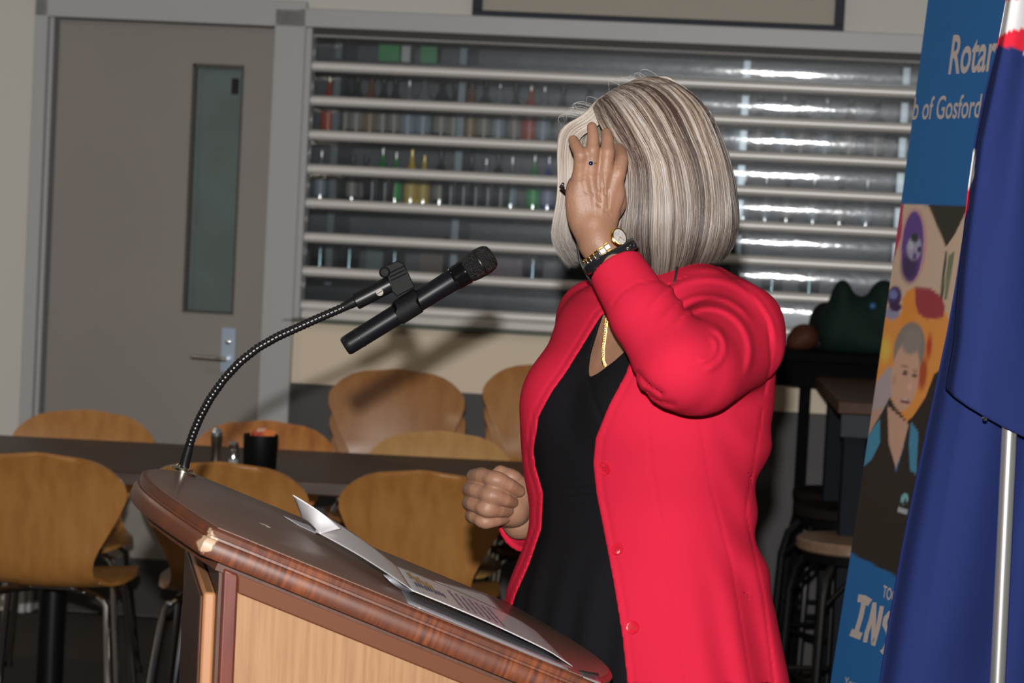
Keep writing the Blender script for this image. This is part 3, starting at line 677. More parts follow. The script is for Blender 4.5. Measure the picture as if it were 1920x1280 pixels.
efill(1677, 556, 13, 20, (.045, .025, .10), 8, 3); efill(1675, 552, 8, 9, (.14, .16, .35), 0, 3); efill(1672, 588, 14, 11, (.24, .22, .34), 8, 3); efill(1679, 575, 12, 8, (.04, .015, .06), 8, 3)
efill(1660, 655, 9, 20, (.60, .42, .06), 5, 12); efill(1742, 650, 5, 22, (.40, .035, .02), 5, 5); efill(1730, 700, 8, 30, (.35, .06, .02), 5, 5)
fill([(1648, 545), (1662, 545), (1650, 640), (1640, 660), (1632, 660)], (.09, .08, .16)); fill([(1640, 652), (1650, 652), (1634, 735), (1618, 760), (1618, 740)], (.16, .26, .06), 2)
fill([(1640, 720), (1668, 685), (1676, 700), (1672, 740), (1650, 790), (1630, 800)], (.34, .28, .30), 4)
fill([(1630, 775), (1655, 762), (1648, 800), (1622, 830)], (.42, .24, .18), 3)
# printed shirt
fill([(1655, 770), (1668, 745), (1700, 790), (1712, 780), (1735, 745), (1752, 700), (1770, 690), (1760, 1120), (1583, 1030), (1606, 900), (1620, 830)], (.022, .016, .013), 2)
fill([(1612, 880), (1625, 820), (1650, 785), (1650, 830), (1634, 862)], (.05, .21, .34), 2); fill([(1708, 790), (1722, 810), (1718, 890), (1706, 880), (1704, 830)], (.05, .20, .33), 2)
fill([(1664, 760), (1704, 795), (1690, 850), (1680, 878), (1666, 830)], (.46, .27, .20), 2)
fill([(1690, 850), (1697, 830), (1680, 885), (1678, 880)], (.06, .16, .34), 1.5)
# printed face and hair
efill(1705, 655, 29, 52, (.20, .17, .15), 9, 3); efill(1697, 705, 26, 66, (.50, .29, .21), 7, 3); efill(1709, 640, 18, 24, (.22, .19, .17), 10, 6)
for (ex, ey) in ((1697, 699), (1715, 704)): efill(ex, ey, 5, 4, (.08, .045, .03), 8, 3)
for (ex, ey) in ((1696, 688), (1716, 693)): efill(ex, ey, 7, 2, (.20, .11, .08), 10, 2)
efill(1706, 724, 4, 9, (.58, .34, .25), 8, 4); efill(1697, 752, 9, 4.2, (.14, .03, .03), 14, 2.5); efill(1697, 750, 6.5, 1.8, (.6, .52, .46), 14, 1.5); efill(1677, 712, 3, 9, (.42, .22, .16), 8, 2)
efill(1696, 935, 7, 10, (.16, .36, .40), 10, 2); efill(1697, 940, 3, 4, (.02, .02, .02), 0, 2); fill([(1684, 948), (1702, 955), (1700, 966), (1683, 958)], (.30, .33, .36), 2)
paint(me_o, C)
M_PRT = mat('banner_lettering', (.42, .36, .34), .5)
def wordmesh(txt, size=1.0, bold=.012):
    cu = bpy.data.curves.new('w', 'FONT'); cu.body = txt; cu.size = size; cu.offset = bold; cu.resolution_u = 4
    ob = bpy.data.objects.new('w', cu); COL.objects.link(ob); bpy.context.view_layer.update()
    me = bpy.data.meshes.new_from_object(ob.evaluated_get(bpy.context.evaluated_depsgraph_get()))
    vs = [tuple(v.co) for v in me.vertices]; fs = [tuple(p.vertices) for p in me.polygons]
    bpy.data.objects.remove(ob); bpy.data.curves.remove(cu); bpy.data.meshes.remove(me); return vs, fs
def banner_word(name, txt, x0, y0, x1, y1, hpx, label, bold=.012):
    vs, fs = wordmesh(txt, 1, bold); A = np.array(vs); w_ = A[:, 0].max()-A[:, 0].min(); xm = A[:, 0].min(); cap = .73
    s0, h0 = bpx(x0, y0); s1, h1 = bpx(x1, y1); _, ht = bpx(x0, y0-hpx); kx = (s1-s0)/w_; ky = (ht-h0)/cap
    q = MB(); q.add([BP(s0+(a-xm)*kx, h0+(h1-h0)*(a-xm)/w_+b_*ky, .0012) for a, b_, _z in vs], fs)
    o = q.build(name, M_PRT, bn_t, smooth=0); o['label'] = label
banner_word('lettering', 'Rotary', 1775, 137, 1877, 129, 73, 'pale large word at the top of the banner', .02)
banner_word('lettering', 'b of Gosford', 1706, 223, 1832, 219, 43, 'pale smaller club line below the large word', .012)
def stroke(name, lines, wpx_, label):
    q = MB()
    for pts, w0 in lines:
        P = [BP(*bpx(x, y), .0012) for x, y in pts]; n = len(P); L_, R_ = [], []
        for i in range(n):
            a = pts[max(0, i-1)]; b_ = pts[min(n-1, i+1)]; dx, dy = b_[0]-a[0], b_[1]-a[1]; l = math.hypot(dx, dy)
            w1 = w0*(wpx_[i % len(wpx_)] if wpx_ else 1); nx, ny = -dy/l*w1/2, dx/l*w1/2
            x, y = pts[i]; L_.append(BP(*bpx(x+nx, y+ny), .0012)); R_.append(BP(*bpx(x-nx, y-ny), .0012))
        q.add(L_+R_, [(i, i+1, n+i+1, n+i) for i in range(n-1)])
    o = q.build(name, M_PRT, bn_t, smooth=0); o['label'] = label
stroke('lettering', [([(1600, 1120), (1612, 1122), (1623, 1129)], 15), ([(1612, 1124), (1606, 1155), (1598, 1183)], 9), ([(1587, 1184), (1597, 1188), (1607, 1192)], 14),
                     ([(1614, 1203), (1617, 1185), (1625, 1160), (1631, 1130)], 8), ([(1631, 1128), (1630, 1165), (1629, 1208)], 8), ([(1629, 1209), (1638, 1175), (1645, 1135)], 8),
                     ([(1668, 1165), (1667, 1150), (1660, 1148), (1652, 1158), (1650, 1170), (1657, 1183), (1658, 1200), (1650, 1218), (1644, 1222)], 9),
                     ([(1672, 1180), (1668, 1215), (1664, 1250)], 7), ([(1672, 1180), (1682, 1190), (1680, 1205), (1669, 1212)], 7)], None, 'large pale hand-lettered word near the banner foot')
banner_word('lettering', 'TOGETHER', 1645, 1117, 1705, 1146, 24, 'small pale word above the hand-lettered word', .02)
banner_word('lettering', 'Your', 1575, 1285, 1600, 1292, 20, 'small pale word below the hand-lettered word', .01)
q = MB(); q.box(-.03, .90, -.05, .05, 0, .075, lambda x, y, z: (B0[0]+bw[0]*x-bn[0]*y, B0[1]+bw[1]*x-bn[1]*y, z)); q.build('cassette_base', M_STEEL, bn_t, bevel=.01)
q = MB(); q.tube([BP(0, BHT, .0), BP(.85, BHT, .0)], .011, 12); q.build('top_rail', M_STEEL, bn_t)
q = MB(); q.tube([B0+bw*.42-bn*.03, BP(.42, BHT, -.02)], .008, 10); q.build('support_pole', M_STEEL, bn_t)
# ------------------------------------------------------------------ flag on its pole
def lerp_tab(tab, y): return float(np.interp(y, [t_[0] for t_ in tab], [t_[1] for t_ in tab]))
FE = [(-420, 1915), (-200, 1902), (0, 1886), (85, 1870), (130, 1857), (210, 1837), (265, 1827), (350, 1815), (435, 1806), (540, 1790), (620, 1776), (744, 1750), (866, 1724), (1018, 1692), (1158, 1667), (1280, 1648), (1500, 1610), (1750, 1585)]
def flag_back(u, v):
    y = -420+v*2050; xl = lerp_tab(FE, y); xr = 2030+ (0.02*y)
    x = xl+(xr-xl)*u; k = y/2000
    Y = 4.057+.033*math.sin(u*9+1.2*k*3+.6)*min(1, u*4+.25)+.005*math.sin(u*17+k*7)+.05*math.exp(-(u/.05)**2)
    if y > 900:                              # the diagonal overlap of the lower corner
        d_ = ((x-1700)*.60+(y-1285)*.80)/30; Y += .018/(1+math.exp(-max(-30, min(30, d_))))
    return at(x, y+12*math.sin(u*7)*v, Y)
q = MB(); q.sheet(flag_back, 120, 200, .0016); nb = len(q.v)
HEM = [(1773, 729), (1790, 744), (1815, 762), (1845, 780), (1880, 800), (1920, 819), (2040, 862)]
def flag_front(u, v):
    xt = 1890+(2040-1890)*u; yt = -300; hx = np.interp(u, [0, .08, .17, .3, .45, .6, 1], [p[0] for p in HEM]); hy = np.interp(u, [0, .08, .17, .3, .45, .6, 1], [p[1] for p in HEM])
    y = yt+(hy-yt)*v
    left = np.interp(y, [-300, 0, 85, 265, 430, 520, 640, 729], [1905, 1888, 1873, 1832, 1808, 1797, 1788, 1773])
    x = left+((hx-1773)/(2040-1773))*(2040-left)
    Y = 3.945+.016*math.sin(u*8+.5+v*2)+.003*math.sin(u*15-v*4)+.045*math.exp(-(u/.04)**2)-.012*v
    return at(float(x), float(y), Y)
q.sheet(flag_front, 90, 160, .0016)
fo = q.build('national_flag', vcmat('flag_cloth', rough=.85, spec=.08, bump=.0004, bscale=900), smooth=180, origin=tuple(at(1880, 1300, 4.0)*np.array([1, 1, 0])+np.array([0, 0, .6])))
tag(fo, 'dark blue flag with white and red canton draped down a silver pole', 'flag')
V = np.array(q.v); px, py = proj(V); C = np.empty((len(V), 3)); FB = np.array([.017, .028, .118]); C[:] = FB
fill([(1860, 90), (1880, 60), (1905, 54), (2040, 54), (2040, 130), (1920, 97), (1890, 88), (1872, 84)], (.62, .02, .045))
fill([(1840, -500), (2060, -500), (2060, 60), (1920, 54), (1900, 56), (1884, 62), (1872, 70), (1860, 80), (1850, 20)], (.62, .62, .64)); fill([(1850, -500), (2060, -500), (2060, -10), (1905, -2), (1893, -1), (1880, 2)], (.62, .02, .045))
fill([(1920, 100), (2050, 120), (2050, 150), (1916, 97)], (.62, .62, .64))
bk = np.arange(len(V)) < nb
C0 = C.copy(); fill([(1810, 283), (1829, 283), (1826, 330), (1818, 352), (1805, 350)], (.62, .62, .64)); fill([(1800, 350), (1819, 350), (1815, 390), (1806, 415), (1800, 437), (1790, 430)], (.55, .02, .04)); 
paint(fo, C)
pp = at(1893, 800, 3.985); pt_ = at(1870, 1280, 3.985)
pole_xy = ((pp[0]+pt_[0])/2, (pp[1]+pt_[1])/2)
d1 = at(1893, 800, 3.985); d2 = at(1870, 1280, 3.985); dv = nrm(d1-d2)
t = thing('flagpole', (d2[0], d2[1], 0), 'silver metal flagpole showing below the front fold of the flag', 'pole', world_parts=True)
M_POLE = mat('satin_aluminium', (.72, .74, .74), .3, metal=.85)
q = MB(); foot = d2-dv*((d2[2]-.05)/dv[2]); topp = d1+dv*((2.25-d1[2])/dv[2]); q.tube([foot, d2, d1], .0122, 24); q.build('lower_pole', M_POLE, t)
tp_ = [d1, topp]
q = MB(); q.tube(tp_, .0118, 20); q.lathe([(.001, 0), (.02, .008), (.024, .024), (.018, .04), (.001, .046)], tp_[-1], dv, 18); q.build('upper_pole', M_POLE, t)
q = MB(); q.lathe([(.16, 0), (.16, .015), (.05, .035), (.03, .09), (.02, .09), (.02, .02)], (foot[0], foot[1], 0), seg=32); q.build('pole_base', M_POLE, t)
p = at(1846, 784, 3.90); q = MB(); q.lathe([(.003, -.002), (.0042, 0), (.003, .002)], p, (0, -1, .2), 10); o = q.build('hem_eyelet', M_CHROME, smooth=60); o.parent = fo; o.matrix_parent_inverse = Matrix.Translation(Vector(fo.location)).inverted()
# ------------------------------------------------------------------ lectern
LA = at(395, 985, 3.10); LC = at(352, 880, 3.70)
lb = (LC-LA); Wd = np.linalg.norm(lb[:2]); lb = nrm([lb[0], lb[1], 0]); la = nrm([-lb[1]*-1, lb[0]*-1, 0]);
if la[0] < 0: la = -la
hA = (LA[2]+LC[2])/2
# slope from a point further down the near edge
def near_t(x, y):                            # intersect with the vertical plane of the near edge
    p = onplane(x, y, LA, lb); return float(np.dot(p-LA, la)), p[2]
tB, zB_ = near_t(1084, 1266); SL = (zB_-LA[2])/tB
LBM = .50                                     # length of the straight near edge
ld = nrm(la+np.array([0, 0, SL])); ln = nrm(np.cross(ld, lb));
if ln[2] < 0: ln = -ln
def LP(t_, b_, n_=0.0): return LA+ld*t_+lb*b_+ln*n_     # slab surface coordinates
def lpx(x, y, off=0.0): 
    p = onplane(x, y, LA+ln*off, ln)-LA; return float(np.dot(p, ld)), float(np.dot(p, lb))
LL = LBM/float(np.dot(ld, la)); LWd = Wd
bowL, bowR = .085, .085
def outline(inset=0, n=22):
    pts = []
    for k in range(n+1): u = k/n; pts.append((LL-inset+bowR*math.sin(math.pi*u), inset+(LWd-2*inset)*u))
    for k in range(n+1): u = k/n; pts.append((inset-bowL*math.sin(math.pi*u), LWd-inset-(LWd-2*inset)*u))
    return pts
lec = thing('lectern', (LA+la*.25+lb*LWd/2)*np.array([1, 1, 0]), 'worn red-brown wooden lectern with oak panel and sloping dark top', 'lectern', world_parts=True)
def wornwood():
    m = mat('worn_mahogany', (.19, .052, .022), .36, spec=.4); nt = m.node_tree; N = nt.nodes; L = nt.links; b_ = N['Principled BSDF']
    tc = N.new('ShaderNodeTexCoord'); mp = N.new('ShaderNodeMapping'); L.new(tc.outputs['Object'], mp.inputs[0])
    mp.inputs['Rotation'].default_value = Matrix((ld, lb, ln)).to_euler()
    def mapped(sc):
        k = N.new('ShaderNodeMapping'); L.new(mp.outputs[0], k.inputs[0]); k.inputs['Scale'].default_value = sc; return k.outputs[0]
    def noise(src, scale, det=4, rough=.5):
        n = N.new('ShaderNodeTexNoise'); n.inputs['Scale'].default_value = scale; n.inputs['Detail'].default_value = det; n.inputs['Roughness'].default_value = rough; L.new(src, n.inputs[0]); return n.outputs[0]
    def rng_(src, a, b, c=0, d=1):
        r = N.new('ShaderNodeMapRange'); r.inputs[1].default_value = a; r.inputs[2].default_value = b; r.inputs[3].default_value = c; r.inputs[4].default_value = d; L.new(src, r.inputs[0]); return r.outputs[0]
    def mix(f, a, b):
        x = N.new('ShaderNodeMix'); x.data_type = 'RGBA'; L.new(f, x.inputs[0])
        for k, v in ((6, a), (7, b)):
            if isinstance(v, tuple): x.inputs[k].default_value = (*v, 1)
            else: L.new(v, x.inputs[k])
        return x.outputs[2]
    g = rng_(noise(mapped((150, 8, 14)), 1.0, 2), .38, .62)
    base = mix(g, (.15, .041, .014), (.065, .018, .011))
    big = rng_(noise(mapped((9, 9, 9)), 1.0, 3), .42, .60)
    base = mix(big, base, (.080, .026, .014))
    sc = rng_(noise(mapped((34, 60, 26)), 1.0, 9, .75), .665, .70)
    base = mix(sc, base, (.26, .13, .065))
    # bare wood at the knocked corner
    cpt = LP(.003, .002, -.018); sub_ = N.new('ShaderNodeVectorMath'); sub_.operation = 'DISTANCE'; L.new(tc.outputs['Object'], sub_.inputs[0]); sub_.inputs[1].default_value = tuple(cpt)
    ad = N.new('ShaderNodeMath'); ad.operation = 'MULTIPLY_ADD'; L.new(noise(mapped((90, 90, 90)), 1.0, 5), ad.inputs[0]); ad.inputs[1].default_value = .030; L.new(sub_.outputs['Value'], ad.inputs[2])
    base = mix(rng_(ad.outputs[0], .0262, .0292, 1, 0), base, (.36, .24, .16))
    L.new(base, b_.inputs['Base Color']); return m
M_WORN = wornwood()
M_MAH = mat('mahogany', (.115, .024, .014), .35, rgb2=(.075, .016, .012), vscale=8, stretch=(9, 9, 1), spec=.35)
M_MAHD = mat('mahogany_dark', (.070, .024, .012), .5, rgb2=(.045, .016, .010), vscale=10, stretch=(9, 9, 1), spec=.3)
M_OAK = mat('oak_veneer', (.275, .150, .072), .55, spec=.25, rgb2=(.215, .110, .050), vscale=9, stretch=(16, 16, .8))
M_OAKT = mat('oak_trim', (.30, .135, .058), .5)
M_TOP = mat('brown_leatherette_top', (.13, .066, .045), .42, bump=.0003, bscale=400, coat=.12)
def slab(m, name, insets, hs, cap_top=True):
    q = MB(); R = [[LP(t_, b_, h) for t_, b_ in outline(i_)] for i_, h in zip(insets, hs)]; q.rings(R, cap=True); return q.build(name, m, lec, smooth=40)
# edge profile: rounded nose, groove, thin upper lip
slab(M_WORN, 'top_edge', [.012, .002, 0, 0, .003, .006, .0065, .0045, .004, .007, .011], [-.040, -.038, -.033, -.021, -.0155, -.0145, -.0115, -.0105, -.004, -.001, -.0005])
slab(M_TOP, 'top_surface', [.011, .011, .012], [-.003, .0003, .0006])
slab(M_MAHD, 'top_underside', [.03, .03], [-.052, -.040])
# body below
bi = .030
def BD(t_, b_, z): return LA+la*t_+lb*b_+np.array([0, 0, z-LA[2]])
def ztop(t_): return LA[2]+SL*t_-.046/ max(.1, ln[2])
z0 = .03
t0_, t1_ = .020, LBM-.02; w0_, w1_ = bi, LWd-bi
def panel(q, ta, tb_, b0_, b1_, zb, zoff, zfloor=None):  # vertical slab with sloping top
    q.hexa([BD(ta, b0_, zb), BD(tb_, b0_, zb), BD(tb_, b1_, zb), BD(ta, b1_, zb), BD(ta, b0_, ztop(ta)-zoff), BD(tb_, b0_, ztop(tb_)-zoff), BD(tb_, b1_, ztop(tb_)-zoff), BD(ta, b1_, ztop(ta)-zoff)])
q = MB(); panel(q, t0_+.012, t1_, w0_+.006, w0_+.02, z0, 0); q.build('side_panel', M_OAK, lec, smooth=0)
q = MB(); panel(q, t0_+.012, t1_, w1_-.02, w1_-.006, z0, 0); q.build('side_panel', M_OAK, lec, smooth=0)
q = MB(); panel(q, t0_, t0_+.019, w0_-.004, w0_+.022, z0, 0); q.build('corner_post', M_MAH, lec, bevel=.003)
q = MB(); panel(q, t0_+.0, t0_+.019, w1_-.022, w1_+.004, z0, 0); q.build('corner_post', M_MAH, lec, bevel=.003)
q = MB(); panel(q, t1_-.019, t1_, w0_-.004, w0_+.022, z0, 0); q.build('corner_post', M_MAH, lec, bevel=.003)
q = MB(); panel(q, t1_-.019, t1_, w1_-.022, w1_+.004, z0, 0); q.build('corner_post', M_MAH, lec, bevel=.003)
q = MB()
q.hexa([BD(a, b_, ztop(a)-z_) for z_ in (.024, 0) for a, b_ in ((t0_+.019, w0_-.001), (t1_-.019, w0_-.001), (t1_-.019, w0_+.012), (t0_+.019, w0_+.012))]); q.build('side_top_rail', mat('dark_rail', (.10, .033, .014), .55, spec=.15), lec, bevel=.002)
q = MB(); panel(q, t0_-.004, t0_+.008, w0_+.018, w1_-.018, z0, .0); q.build('front_panel', M_MAHD, lec, smooth=0)
q = MB()                                      # raised front field with an oak edge
ft = ztop(t0_)-.040
q.hexa([BD(a, b_, z) for z, dd in ((z0+.06, 0), (ft, 0)) for a, b_ in ((t0_-.020, w0_+.055), (t0_-.004, w0_+.055), (t0_-.004, w1_-.055), (t0_-.020, w1_-.055))])
q.build('raised_front_field', M_OAKT, lec, bevel=.004)
q = MB(); q.hexa([BD(a, b_, z) for z in (z0+.065, ft-.005) for a, b_ in ((t0_-.024, w0_+.062), (t0_-.0195, w0_+.062), (t0_-.0195, w1_-.062), (t0_-.024, w1_-.062))]); q.build('front_field_face', M_MAHD, lec, bevel=.002)
q = MB(); q.hexa([BD(a, b_, z) for z in (0, z0+.05) for a, b_ in ((t0_-.05, w0_-.03), (t1_+.02, w0_-.03), (t1_+.02, w1_+.03), (t0_-.05, w1_+.03))]); q.build('plinth', M_MAH, lec, bevel=.006)
q = MB(); q.hexa([BD(a, b_, z) for z in (.62, .64) for a, b_ in ((t0_+.02, w0_+.02), (t1_-.02, w0_+.02), (t1_-.02, w1_-.02), (t0_+.02, w1_-.02))]); q.build('inner_shelf', M_OAK, lec, smooth=0)
q = MB(); a0, b0_ = lpx(492, 983)
for k in range(3): q.lathe([(.006-.001*k, 0), (.004, .0004), (.001, .0005)], LP(a0+.004*k, b0_+.006*math.sin(k*2), .0006), ln, 7)
q.build('scuff_mark', mat('scuff', (.35, .3, .27), .6), lec, smooth=0)
# ------------------------------------------------------------------ papers on the lectern
def patch(q, corners, nu=14, nv=14, th=.0004, bulge=0.0, curl=None):
    (a, b_, c_, d_) = [LP(*lpx(x, y, o), o) for x, y, o in corners]   # near-left, near-right, far-right, far-left
    def fn(u, v):
        p = a*(1-u)*(1-v)+b_*u*(1-v)+c_*u*v+d_*(1-u)*v
        if bulge: p = p+ln*bulge*math.sin(math.pi*u)
        if curl: p = p+ln*curl(u, v)
        return p
    q.sheet(fn, nu, nv, th)
def papermat(name, ink=False, base=(.52, .515, .54)):
    return mat(name, base, .35, coat=.25)
M_PAP = papermat('white_paper'); M_GLO = mat('silver_grey_sleeve', (.16, .16, .18), .22, coat=.6)
bo = tag(bpy.data.objects.new('programme_booklet', None), 'open white programme booklet curling up on the lectern top', 'booklet'); COL.objects.link(bo)
bo.location = Vector(LP(.2, .2, .002)); PINV[bo.name] = Matrix.Translation(bo.location).inverted(); bo['frame_world'] = 1
q = MB(); patch(q, [(775, 1108, .012), (1076, 1244, .006), (1011, 1180, .006), (743, 1060, .010)], 22, 16, bulge=.003, curl=lambda u, v: -.004*max(0, u-.85)/.15); pg = q.build('right_page', M_PAP, bo, smooth=180)
q = MB(); patch(q, [(591, 996, .012), (775, 1108, .012), (745, 1062, .010), (604, 962, .030)], 18, 12, bulge=.003); q.build('left_page', M_PAP, bo, smooth=180)
q = MB(); patch(q, [(566, 972, .014), (600, 1000, .013), (640, 990, .028), (549, 927, .046)], 10, 10, bulge=.002); q.build('raised_corner', M_PAP, bo, smooth=180)
q = MB(); patch(q, [(719, 1077, .012), (766, 1112, .001), (777, 1109, .012), (735, 1078, .014)], 8, 10, bulge=-.003); q.build('curled_flap', mat('grey_page_back', (.20, .21, .24), .4), bo, smooth=180)
M_GOLD = mat('gold_ink', (.42, .24, .05), .5); M_INK = mat('blue_ink', (.05, .06, .14), .5); M_INK2 = mat('mauve_ink', (.16, .12, .22), .5)
def pline(q, x0, y0, x1, y1, w, o=.0145):
    A_ = LP(*lpx(x0, y0, o), o); B_ = LP(*lpx(x1, y1, o), o); q.add([A_, B_, B_+lb*w, A_+lb*w], [(0, 1, 2, 3)])
def onpage(u, v, w_, h_, q):
    """a printed mark on the right page: u along, v across"""
    cs = [LP(*lpx(x, y, o), o) for x, y, o in [(775, 1108, .0128), (1076, 1244, .0068), (1011, 1180, .0068), (743, 1060, .0108)]]
    def P_(u_, v_): return cs[0]*(1-u_)*(1-v_)+cs[1]*u_*(1-v_)+cs[2]*u_*v_+cs[3]*(1-u_)*v_+ln*(.003*math.sin(math.pi*u_)+.0001)
    q.add([P_(u, v), P_(u+w_, v), P_(u+w_, v+h_), P_(u, v+h_)], [(0, 1, 2, 3)])
q = MB()
for k in range(9): onpage(.05+.017*k, .62-.02*k+.06*math.sin(k*2), .012, .24, q)
q.build('printed_heading', M_GOLD, pg, smooth=0)
q = MB()
for k in range(10): onpage(.06+.02*k, .34+.012*(k % 3), .012, .16, q)
q.build('printed_subheading', M_INK, pg, smooth=0)
q = MB()
for r in range(7):
    for k in range(12): onpage(.32+.045*r, .20+.05*k, .016, .03+.012*((k*7+r) % 3), q)
q.build('printed_text', M_INK2, pg, smooth=0)
q = MB(); patch(q, [(766, 1131, .0012), (1066, 1256, .0012), (1030, 1215, .0012), (740, 1085, .0012)], 12, 6, th=.0012)
tag(q.build('document_sleeve', M_GLO, smooth=180, origin=tuple(LP(.2, .1, .001))), 'glossy grey plastic sleeve lying under the open booklet', 'sleeve')
q = MB(); patch(q, [(835, 1102, .0035), (957, 1159, .0025), (914, 1113, .0025), (815, 1088, .0035)], 8, 6)
tag(q.build('loose_sheet', mat('bright_paper', (.45, .45, .46), .5), smooth=180, origin=tuple(LP(.2, .3, .002))), 'loose white sheet poking out beyond the far edge of the booklet', 'paper')
q = MB(); patch(q, [(1094, 1270, .001), (1128, 1284, .001), (1122, 1262, .001), (1085, 1256, .001)], 4, 4)
tag(q.build('clear_sleeve_corner', mat('clear_corner', (.22, .23, .24), .15, coat=.6), smooth=180, origin=tuple(LP(.4, .1, .001))), 'bent clear plastic corner at the low end of the lectern top', 'sleeve')
q = MB(); patch(q, [(560, 985, .001), (600, 1003, .001), (585, 985, .006), (530, 966, .004)], 6, 6)
tag(q.build('folded_leaflet', mat('pale_leaflet', (.28, .27, .29), .3), smooth=180, origin=tuple(LP(.1, .2, .001))), 'small pale rounded leaflet tip under the high end of the booklet', 'leaflet')
# ------------------------------------------------------------------ gooseneck microphone
gb = LP(*lpx(343, 884, .001), .001); gY = gb[1]
mt = thing('gooseneck_stand', gb, 'black flexible gooseneck rising from the lectern corner, holding the microphone', 'microphone stand', world_parts=True)
path_px = [(345, 872), (352, 845), (361, 815), (376, 780), (395, 745), (420, 710), (450, 678), (483, 652), (520, 631), (560, 613), (600, 595), (640, 578), (670, 562)]
def gz(i): return gY-.02*min(1, i/6)
pts = [at(x, y, gz(i)) for i, (x, y) in enumerate(path_px)]
# resample smoothly
P0 = np.array(pts); ss = np.r_[0, np.cumsum(np.linalg.norm(np.diff(P0, axis=0), axis=1))]; n_ = 240
st_ = np.linspace(0, ss[-1], n_); PP = np.stack([np.interp(st_, ss, P0[:, k]) for k in range(3)], 1)
for _ in range(14): PP[1:-1] = (PP[:-2]+2*PP[1:-1]+PP[2:])/4
rr_ = [.0062+.00045*math.sin(i*1.55) for i in range(n_)]
q = MB(); q.tube(PP, rr_, 14); q.build('flexible_neck', mat('gooseneck_black', (.004, .004, .005), .3, spec=.5), mt, smooth=80)
q = MB(); q.tube([gb+ln*.002, PP[2], PP[10], PP[20]], [.0078, .0078, .0076, .0066], 18); q.build('lower_sleeve', M_BLKMET, mt)
q = MB(); q.lathe([(.001, 0), (.020, 0), (.020, .003), (.013, .005), (.012, .008), (.001, .009)], gb+ln*.000, ln, 28); fl_ = q.build('mounting_flange', mat('nickel_flange', (.70, .68, .55), .16, metal=1), mt)
q = MB(); q.tube([PP[-16], PP[-8], PP[-1], PP[-1]+nrm(PP[-1]-PP[-5])*.01], [.0062, .0078, .0086, .0088], 18); q.build('upper_collar', M_BLKMET, mt)
mY = gz(12)
A_ = at(666, 566, mY); B_ = at(732, 532, mY); q = MB(); q.tube([A_, A_+(B_-A_)*.03, B_], [.0105, .0122, .0122], 22); q.build('threaded_socket', M_BLKMET, mt)
sc_ = at(712, 548, mY-.0125); q = MB(); q.lathe([(.0052, -.001), (.0052, .0012), (.004, .0018), (.0001, .002)], sc_, (0, -1, .1), 18); sw = q.build('set_screw', mat('zinc_screw', (.25, .23, .21), .6), mt)
q = MB(); dd = nrm(at(718, 544, mY-.015)-at(706, 552, mY-.015)); q.tube([sc_+np.array([0, -.0022, 0])-dd*.0042, sc_+np.array([0, -.0022, 0])+dd*.0042], .0005, 6); q.build('screw_slot', M_BLACK, sw)
# clip: hinge block then saddle gripping the barrel
def bx_px(q, quad, Y0, Y1): q.hexa([at(x, y, Y0) for x, y in quad]+[at(x, y, Y1) for x, y in quad])
M_CLIP = mat('textured_black_clip', (.0035, .0035, .004), .6, spec=.15, bump=.0005, bscale=500)
cl = thing('microphone_clip', at(752, 540, mY), 'black ribbed clip joining gooseneck and microphone barrel', 'clip', world_parts=True)
q = MB(); bx_px(q, [(714, 508), (744, 490), (758, 496), (775, 532), (744, 552), (733, 546)], mY-.011, mY+.011) if False else q.prism([(716, 506), (722, 498), (745, 489), (756, 493), (762, 504), (778, 538), (744, 556), (734, 545), (726, 520)], lambda u, v, d: at(u, v, mY+d), -.0105, .0105); q.build('hinge_block', M_CLIP, cl, bevel=.0015)
q = MB()
for k in range(3):
    q.tube([at(728+k*2.5, 513+k*6.5, mY-.0108), at(757+k*2.5, 499+k*6.5, mY-.0108)], .0012, 6)
q.build('grip_ribs', M_CLIP, cl)
q = MB(); q.lathe([(.0001, -.0175), (.006, -.017), (.0080, -.015), (.0080, .015), (.0001, .017)], at(722, 510, mY), (0, 1, 0), 20); q.build('hinge_bolt', M_CLIP, cl, bevel=.001)
MT = at(650, 648, mY-.001); MH = at(925, 477, mY-.001)
md = nrm(MH-MT); mu = nrm(np.cross(md, (0, 1, 0))); mu = mu if mu[2] > 0 else -mu; mw = np.cross(md, mu)
sp = MT+md*(np.dot(at(760, 575, mY)-MT, md))
q = MB(); R = []
for k in range(19):
    th_ = math.radians(-150+300*k/18)+math.pi*0
    R.append((math.cos(th_), math.sin(th_)))
rings = []
for (sx, tilt) in ((-.016, 0), (.018, 0)):
    ring = []
    for r_ in (.0192, .0155):
        ring += [sp+md*(sx+(0.006 if r_ > .017 and c_ > .3 else 0)*(1 if sx > 0 else 1))+(mu*c_+mw*s_)*r_ for c_, s_ in (R if r_ > .017 else R[::-1])]
    rings.append(ring)
q.rings(rings); q.build('saddle', M_CLIP, cl, smooth=50)
L_m = float(np.linalg.norm(MH-MT))
mc = thing('microphone', MT, 'black handheld microphone held in the gooseneck clip, pointing up right', 'microphone', world_parts=True)
q = MB(); q.lathe([(.001, -.004), (.0125, -.003), (.0142, 0), (.0145, .006), (.0147, .05), (.0152, L_m*.60), (.0160, L_m*.72), (.0163, L_m*.735)], MT, md, 36); q.build('barrel', mat('satin_black_barrel', (.004, .0045, .0065), .38, spec=.22), mc)
q = MB(); q.lathe([(.0150, .0215), (.0151, .022), (.0151, .0232), (.0147, .0238)], MT, md, 30, cap=False); q.build('tail_ring', M_BLKMET, mc)
q = MB(); q.lathe([(.0155, L_m*.725), (.0172, L_m*.733), (.0176, L_m*.745), (.0176, L_m*.785), (.0184, L_m*.80), (.0184, L_m*.815), (.016, L_m*.82)], MT, md, 36); q.build('head_collar', mat('gloss_black_ring', (.003, .003, .004), .12, spec=.5), mc)
